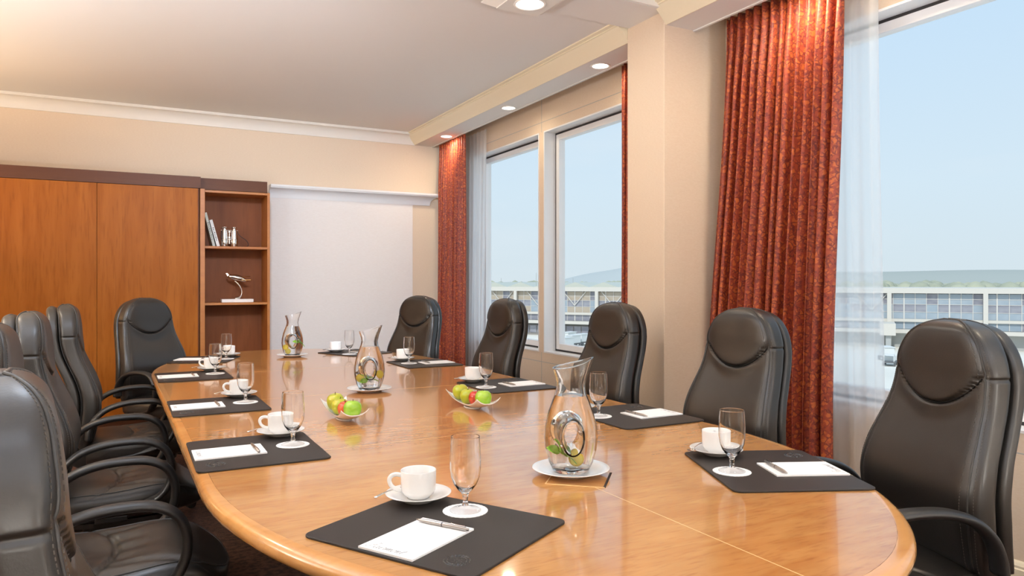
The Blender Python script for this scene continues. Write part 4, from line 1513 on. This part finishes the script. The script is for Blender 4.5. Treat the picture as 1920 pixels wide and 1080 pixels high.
# hole axis (local y) points at the camera
for n, (x, y, where, pl_lab, spr, lem) in enumerate((
    (1.060, 1.662, 'standing nearest the camera', 'white plate under the nearest carafe', ((-0.028, -0.034, 0.056), (0.6, 0.2, 0.5)),
     [((0.010, -0.030, 0.042), (1.3, 0, 0.3))]),
    (1.016, 3.37, 'standing behind the apple dishes', 'white plate under the carafe behind the apple dishes', ((-0.008, -0.040, 0.050), (0.5, -0.3, 0.8)),
     [((-0.040, -0.02, 0.060), (1.3, 0, -0.3)), ((0.042, -0.02, 0.075), (1.2, 0.4, 0.5))]),
    (1.012, 5.18, 'standing at the far end of the table', 'white plate under the farthest carafe', ((0.040, -0.02, 0.088), (0.5, 0.2, 0.4)),
     [((-0.030, -0.032, 0.036), (1.3, 0.2, -0.2)), ((-0.042, -0.015, 0.062), (1.2, 0.0, -0.5))]))):
    view = math.atan2(y, x)
    carafe(n, x, y, view - PI / 2 + (0.10 if n == 0 else 0.05), where, pl_lab, spr, lem)

# ------------------------------------------------------------------ apple dishes


def dish(x, y, rz, label):
    t = thing('boat_dish', label, 'dish', (x, y, TZ + 0.0002), rz, 'white boat dishes')
    nu, nv = 24, 12
    L_, W_ = 0.158, 0.052

    def surf(u, v, off):
        a, b = u * 2 - 1, v * 2 - 1
        hgt = 0.006 + 0.030 * abs(a) ** 2.2 + 0.014 * abs(b) ** 2 + 0.010 * abs(a) ** 4 * abs(b) ** 3
        wv = W_ * (0.80 + 0.20 * abs(a) ** 2)
        return (b * wv, a * L_ * (1 - 0.05 * (1 - abs(b)) ** 2), hgt + off)
    top = [[surf(i / nu, j / nv, 0.0) for j in range(nv + 1)] for i in range(nu + 1)]
    bot = [[surf(i / nu, j / nv, -0.004) for j in range(nv + 1)] for i in range(nu + 1)]
    vs, fs = [], []
    for g in (top, bot):
        for r in g:
            vs += r
    n1 = (nu + 1) * (nv + 1)
    w = nv + 1
    for i in range(nu):
        for j in range(nv):
            b = i * w + j
            fs.append((b, b + 1, b + w + 1, b + w))
            fs.append((n1 + b + w, n1 + b + w + 1, n1 + b + 1, n1 + b))
    for i in range(nu):
        for j in (0, nv):
            a, b = i * w + j, (i + 1) * w + j
            fs.append((a, b, n1 + b, n1 + a))
    for j in range(nv):
        for i in (0, nu):
            a, b = i * w + j, i * w + j + 1
            fs.append((a, b, n1 + b, n1 + a))
    MB().add(vs, fs).build('dish_body', M['china'], t, auto=60)
    ring = [(0.026, 0.0), (0.030, 0.0), (0.028, 0.004), (0.024, 0.004)]
    MB().loft([[(q[0] * math.cos(2 * PI * i / 28), 1.8 * q[0] * math.sin(2 * PI * i / 28), q[1]) for i in range(28)] for q in ring + ring[:1]], cap=False).build('foot_ring', M['china'], t, smooth=True)


AP = [(0, 0.010), (0.006, 0.006), (0.014, 0.002), (0.024, 0.008), (0.0315, 0.020), (0.0345, 0.034), (0.0335, 0.046), (0.028, 0.057), (0.019, 0.0635), (0.011, 0.064), (0.005, 0.060), (0.001, 0.054), (0, 0.0535)]


def apple(x, y, z, material, label, group, s=1.0, tilt=(0, 0, 0)):
    t = thing('apple', label, 'apple', (x, y, z), 0, group)
    t.rotation_euler = tilt
    rings = []
    P = spline([(r, zz) for r, zz in AP], 3)
    for r, zz in P:
        rings.append([(max(r, 1e-5) * s * (1 + 0.018 * math.cos(5 * a) * (1 - zz / 0.07)) * math.cos(a), max(r, 1e-5) * s * (1 + 0.018 * math.cos(5 * a) * (1 - zz / 0.07)) * math.sin(a), zz * s) for a in [2 * PI * i / 30 for i in range(30)]])
    MB().loft(rings).build('fruit', material, t, smooth=True)
    MB().tube(spline([(0, 0, 0.053 * s), (0.001, 0, 0.062 * s), (0.004, 0.001, 0.072 * s)], 4), 0.0013, 6).build('stalk', M['stem'], t, smooth=True)


for (dx, dy, wh) in ((0.727, 2.745, 'cabinet side dish'), (1.265, 2.745, 'window side dish')):
    dish(dx, dy, 0.0, 'white boat shaped dish of apples, ' + wh.replace(' dish', ' of the table'))
    for (oy, mm, lab, s) in ((-0.099, 'applegreen', 'bright green apple at the near end of the ', 0.97), (-0.032, 'applered', 'red apple in the ', 0.95),
                             (0.034, 'appleyellow', 'yellow green apple just behind the red one in the ', 0.95), (0.100, 'appleyellow', 'yellow green apple at the far end of the ', 0.97)):
        zb = TZ + 0.0075 + 0.030 * (abs(oy) / 0.158) ** 2.2
        apple(dx + (0.004 if oy < 0 else -0.003), dy + oy, zb, M[mm], lab + wh, 'apples in the dishes', s, (random.uniform(-0.12, 0.12), random.uniform(-0.12, 0.12), random.uniform(0, 6)))

# ------------------------------------------------------------------ outside: airport apron, terminal, woods, hills
GZ = -10.4
FA = Vector((127.1, 76.4))
FD = Vector((-51.0, 70.0)).normalized()      # along the facade, towards the left of the view
FN = Vector((-FD.y, FD.x))                   # towards us
if FN.dot(Vector((-1, -1))) < 0:
    FN = -FN
FROT = math.atan2(FD.y, FD.x)
struct(MB().span((10, -500, GZ - 1), (1500, 1500, GZ)).build('ground', M['apron']))
tmn = thing('terminal_building', 'long glazed airport terminal with pale roof band beyond the apron', 'building', (FA.x, FA.y, GZ), FROT)
# local frame: x along the facade (to the left in view), y = depth away from us (sign below), z up from ground
YS = 1.0 if (Matrix.Rotation(FROT, 2) @ Vector((0, 1))).dot(-FN) > 0 else -1.0


def fbox(mb, x0, x1, d0, d1, z0, z1):
    """d grows away from us"""
    return mb.span((x0, YS * d0, z0), (x1, YS * d1, z1))


def lz(z):
    return z - GZ


X0, X1 = -60.0, 125.0
fbox(MB(), X0, X1, 0.25, 30, 0, lz(-0.2)).build('main_block', M['clad'], tmn)
fbox(MB(), X0, X1, -1.0, 31, lz(-0.72), lz(0.2)).build('roof_band', M['fascia'], tmn)
fbox(MB(), X0, X1, -0.4, 0.3, lz(-5.82), lz(-5.30)).build('floor_band', M['fascia'], tmn)
fbox(MB(), X0, X1, -2.4, 0.3, lz(-7.75), lz(-7.15)).build('lower_canopy', M['fascia'], tmn)
fbox(MB(), X0, 42, 0.0, 0.3, 0, lz(-7.75)).build('ground_wall', M['clad'], tmn)
fbox(MB(), 42, X1, -0.6, 0.3, 0, lz(-8.2)).build('ground_wall', M['cladd'], tmn)
ROWS = [(-0.84, -1.72, 'tglass'), (-1.80, -2.66, 'tglass'), (-2.74, -4.02, 'tglassd'), (-4.10, -5.28, 'tglass'), (-5.86, -7.1, 'tglass')]
pitch = 1.75
me_p = {}
for r, (za, zb, mm) in enumerate(ROWS):
    for side in (0, 1):
        pm = ('tan' if r in (0, 1, 3) else 'tglassd') if side else mm
        me = fbox(MB(), 0.05, pitch - 0.05, 0.05, 0.12, lz(zb), lz(za)).mesh('pane')
        me.materials.append(M[pm])
        me_p[(r, side)] = me
me_alt = {}
for r, (za, zb, mm) in enumerate(ROWS):
    me = fbox(MB(), 0.05, pitch - 0.05, 0.05, 0.12, lz(zb), lz(za)).mesh('pane')
    me.materials.append(M['tglassd' if r in (0, 1, 4) else 'tglass'])
    me_alt[r] = me
cols = [c for c in range(-16, 10)] + [c for c in range(33, 64)]
for c in cols:
    for r in range(5):
        side = 1 if c > 20 else 0
        me = me_p[(r, side)] if not (c % 4 == 1) else me_alt[r]
        o = bpy.data.objects.new('pane', me)
        COL.objects.link(o)
        o.parent = tmn
        o.location = (c * pitch, 0, 0)
mid = fbox(MB(), 10 * pitch, 33 * pitch, 0.06, 0.12, lz(-7.1), lz(-0.84))
mid.build('hidden_glazing', M['tglass'], tmn)
mu = MB()
for c in range(-16, 65):
    w = 0.05 if c % 4 else 0.11
    fbox(mu, c * pitch - w, c * pitch + w, -0.06, 0.12, lz(-7.1), lz(-0.72))
for z in (-1.76, -2.70, -4.06):
    fbox(mu, -16 * pitch, 64 * pitch, -0.03, 0.12, lz(z) - 0.04, lz(z) + 0.04)
mu = mu.build('mullions', M['mullion'], tmn)
mu['kind'] = 'stuff'
for c in (-9, -3, 5.35, 37, 43.4, 48, 55, 61):
    fbox(MB(), c * pitch - 0.35, c * pitch + 0.35, -1.0, -0.45, 0, lz(-0.72)).build('column', M['fascia'], tmn)
# diagonal braces
for c in (35, 40, 45, 50, 7):
    for s in (-1, 1):
        p0 = (c * pitch, -YS * 0.25, lz(-3.8))
        p1 = (c * pitch + s * 2.6, -YS * 0.25, lz(-0.8))
        MB().tube([p0, p1], 0.1, 6).build('brace', M['mullion'], tmn)
# saw-tooth skylights on the roof
for i in range(13):
    x = 44 + i * 6.6
    h = 1.05
    MB().add([(x - 3.2, YS * 1, lz(0.2)), (x + 3.2, YS * 1, lz(0.2)), (x, YS * 1, lz(0.2) + h), (x - 3.2, YS * 14, lz(0.2)), (x + 3.2, YS * 14, lz(0.2)), (x, YS * 14, lz(0.2) + h)],
             [(0, 1, 2), (5, 4, 3), (0, 2, 5, 3), (1, 4, 5, 2), (0, 3, 4, 1)]).build('roof_skylight', M['skylight'], tmn)
MB().add([(-22, YS * 1, lz(0.2)), (-31, YS * 1, lz(0.2)), (-31, YS * 1, lz(1.9)), (-27, YS * 1, lz(1.9)), (-22, YS * 14, lz(0.2)), (-31, YS * 14, lz(0.2)), (-31, YS * 14, lz(1.9)), (-27, YS * 14, lz(1.9))],
         [(0, 1, 2, 3), (7, 6, 5, 4), (0, 4, 5, 1), (1, 5, 6, 2), (2, 6, 7, 3), (3, 7, 4, 0)]).build('roof_house', M['fascia'], tmn)
for i, x in enumerate((72, 77, 81, 90, 99)):
    MB().tube([(x, YS * 4, lz(0.2)), (x, YS * 4, lz(2.2 + (i * 7 % 3) * 0.6))], 0.05, 5).build('mast', M['clad'], tmn)
# rows of lower structure seen through the far windows: canopy truss and lower glazing
for c in range(33, 64):
    fbox(MB(), c * pitch + 0.12, (c + 1) * pitch - 0.12, -0.75, -0.6, lz(-9.9), lz(-8.3)).build('ground_panel', M['tglassd'], tmn)
MB().span((101, YS * -4, lz(-8.6)), (X1, YS * 0, lz(-5.9))).build('low_annex', M['fascia'], tmn)
MB().span((-3.5, YS * -0.35, 0), (-2.0, YS * 0.1, 2.4)).build('service_door', M['blue'], tmn)
# passenger bridge box by the near sheer curtain
MB().span((8.6, YS * -9, 2.6), (11.0, YS * -0.1, 4.6)).build('boarding_bridge', M['fascia'], tmn)
MB().span((9.3, YS * -8.4, 0), (10.1, YS * -7.8, 2.6)).build('bridge_leg', M['clad'], tmn)


def cart(x, y, rz, kind, label):
    t = thing('baggage_cart', label, 'cart', (x, y, GZ), rz, 'carts on the apron')
    MB().box((0, 0, 0.55), (3.2, 1.5, 0.18)).build('deck', M['cartd'], t)
    if kind == 0:
        MB().box((0, 0, 1.35), (2.7, 1.4, 1.35)).build('container', M['cartw'], t, bevel=0.06)
        MB().box((0, 0, 2.08), (3.0, 1.55, 0.1)).build('cover', M['cartw'], t)
    else:
        MB().box((0.6, 0, 0.95), (1.7, 1.3, 0.7)).build('engine_cover', M['cartw'], t, bevel=0.06)
        MB().box((-0.7, 0, 1.55), (1.1, 1.3, 0.1)).box((-1.2, 0.6, 1.1), (0.08, 0.08, 1.0)).box((-1.2, -0.6, 1.1), (0.08, 0.08, 1.0)).box((-0.2, 0.6, 1.1), (0.08, 0.08, 1.0)).box((-0.2, -0.6, 1.1), (0.08, 0.08, 1.0)).build('cab_roof', M['cartw'], t)
    for sx in (-1.1, 1.1):
        for sy in (-0.7, 0.7):
            MB().lathe([(0, -0.1), (0.3, -0.1), (0.3, 0.1), (0, 0.1)], 14, (sx, sy, 0.3), axis='y').build('wheel', M['cartd'], t)


for i, (x, y, rz, kind, lab) in enumerate((
    (67.2, 106.8, 0.4, 0, 'white covered cart on the apron beside the window mullion'),
    (71.1, 110.6, 0.4, 0, 'white covered cart in the middle of the apron row'),
    (74.4, 112.6, 0.4, 0, 'white covered cart on the apron nearest the chair by the pillar'),
    (74.8, 117.8, 0.4, 0, 'white covered cart standing behind the apron row'),
    (94.3, 65.0, 0.5, 1, 'white tow tractor on the apron beside the near sheer curtain'),
    (99.6, 69.2, 0.9, 0, 'white cart on the apron behind the tow tractor'))):
    cart(x, y, rz, kind, lab)

# woods behind the terminal: one lumpy mass nobody could count
rnd = random.Random(4)
fo = MB()
for i in range(420):
    ang = math.radians(rnd.uniform(20, 75))
    d = rnd.uniform(520, 700)
    cx, cy = d * math.sin(ang), d * math.cos(ang)
    hgt = 9 + rnd.uniform(-1.5, 3.5) + (d - 520) * 0.01
    r0 = rnd.uniform(5, 9)
    prof_ = [(r0 * 0.5, GZ), (r0, GZ + hgt * 0.35), (r0 * 0.95, GZ + hgt * 0.6), (r0 * 0.6, GZ + hgt * 0.88), (0.3, GZ + hgt)]
    fo.lathe([(q[0] * rnd.uniform(0.85, 1.15), q[1]) for q in prof_], 7, (cx, cy, 0))
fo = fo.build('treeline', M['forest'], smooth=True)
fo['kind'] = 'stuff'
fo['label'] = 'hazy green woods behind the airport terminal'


def ridge(name, dist, a0, a1, hfun, material, label):
    n = 60
    rows = []
    for k, (dd, hz) in enumerate(((0, 0.0), (0.06, 0.6), (0.16, 1.0), (0.5, 0.0))):
        r = []
        for i in range(n + 1):
            a = math.radians(a0 + (a1 - a0) * i / n)
            d = dist * (1 + dd)
            h = hfun(i / n) * hz
            r.append((d * math.sin(a), d * math.cos(a), GZ + h))
        rows.append(r)
    o = MB().loft(rows, cap=False, closed=False).build(name, material, smooth=True)
    struct(o, label)


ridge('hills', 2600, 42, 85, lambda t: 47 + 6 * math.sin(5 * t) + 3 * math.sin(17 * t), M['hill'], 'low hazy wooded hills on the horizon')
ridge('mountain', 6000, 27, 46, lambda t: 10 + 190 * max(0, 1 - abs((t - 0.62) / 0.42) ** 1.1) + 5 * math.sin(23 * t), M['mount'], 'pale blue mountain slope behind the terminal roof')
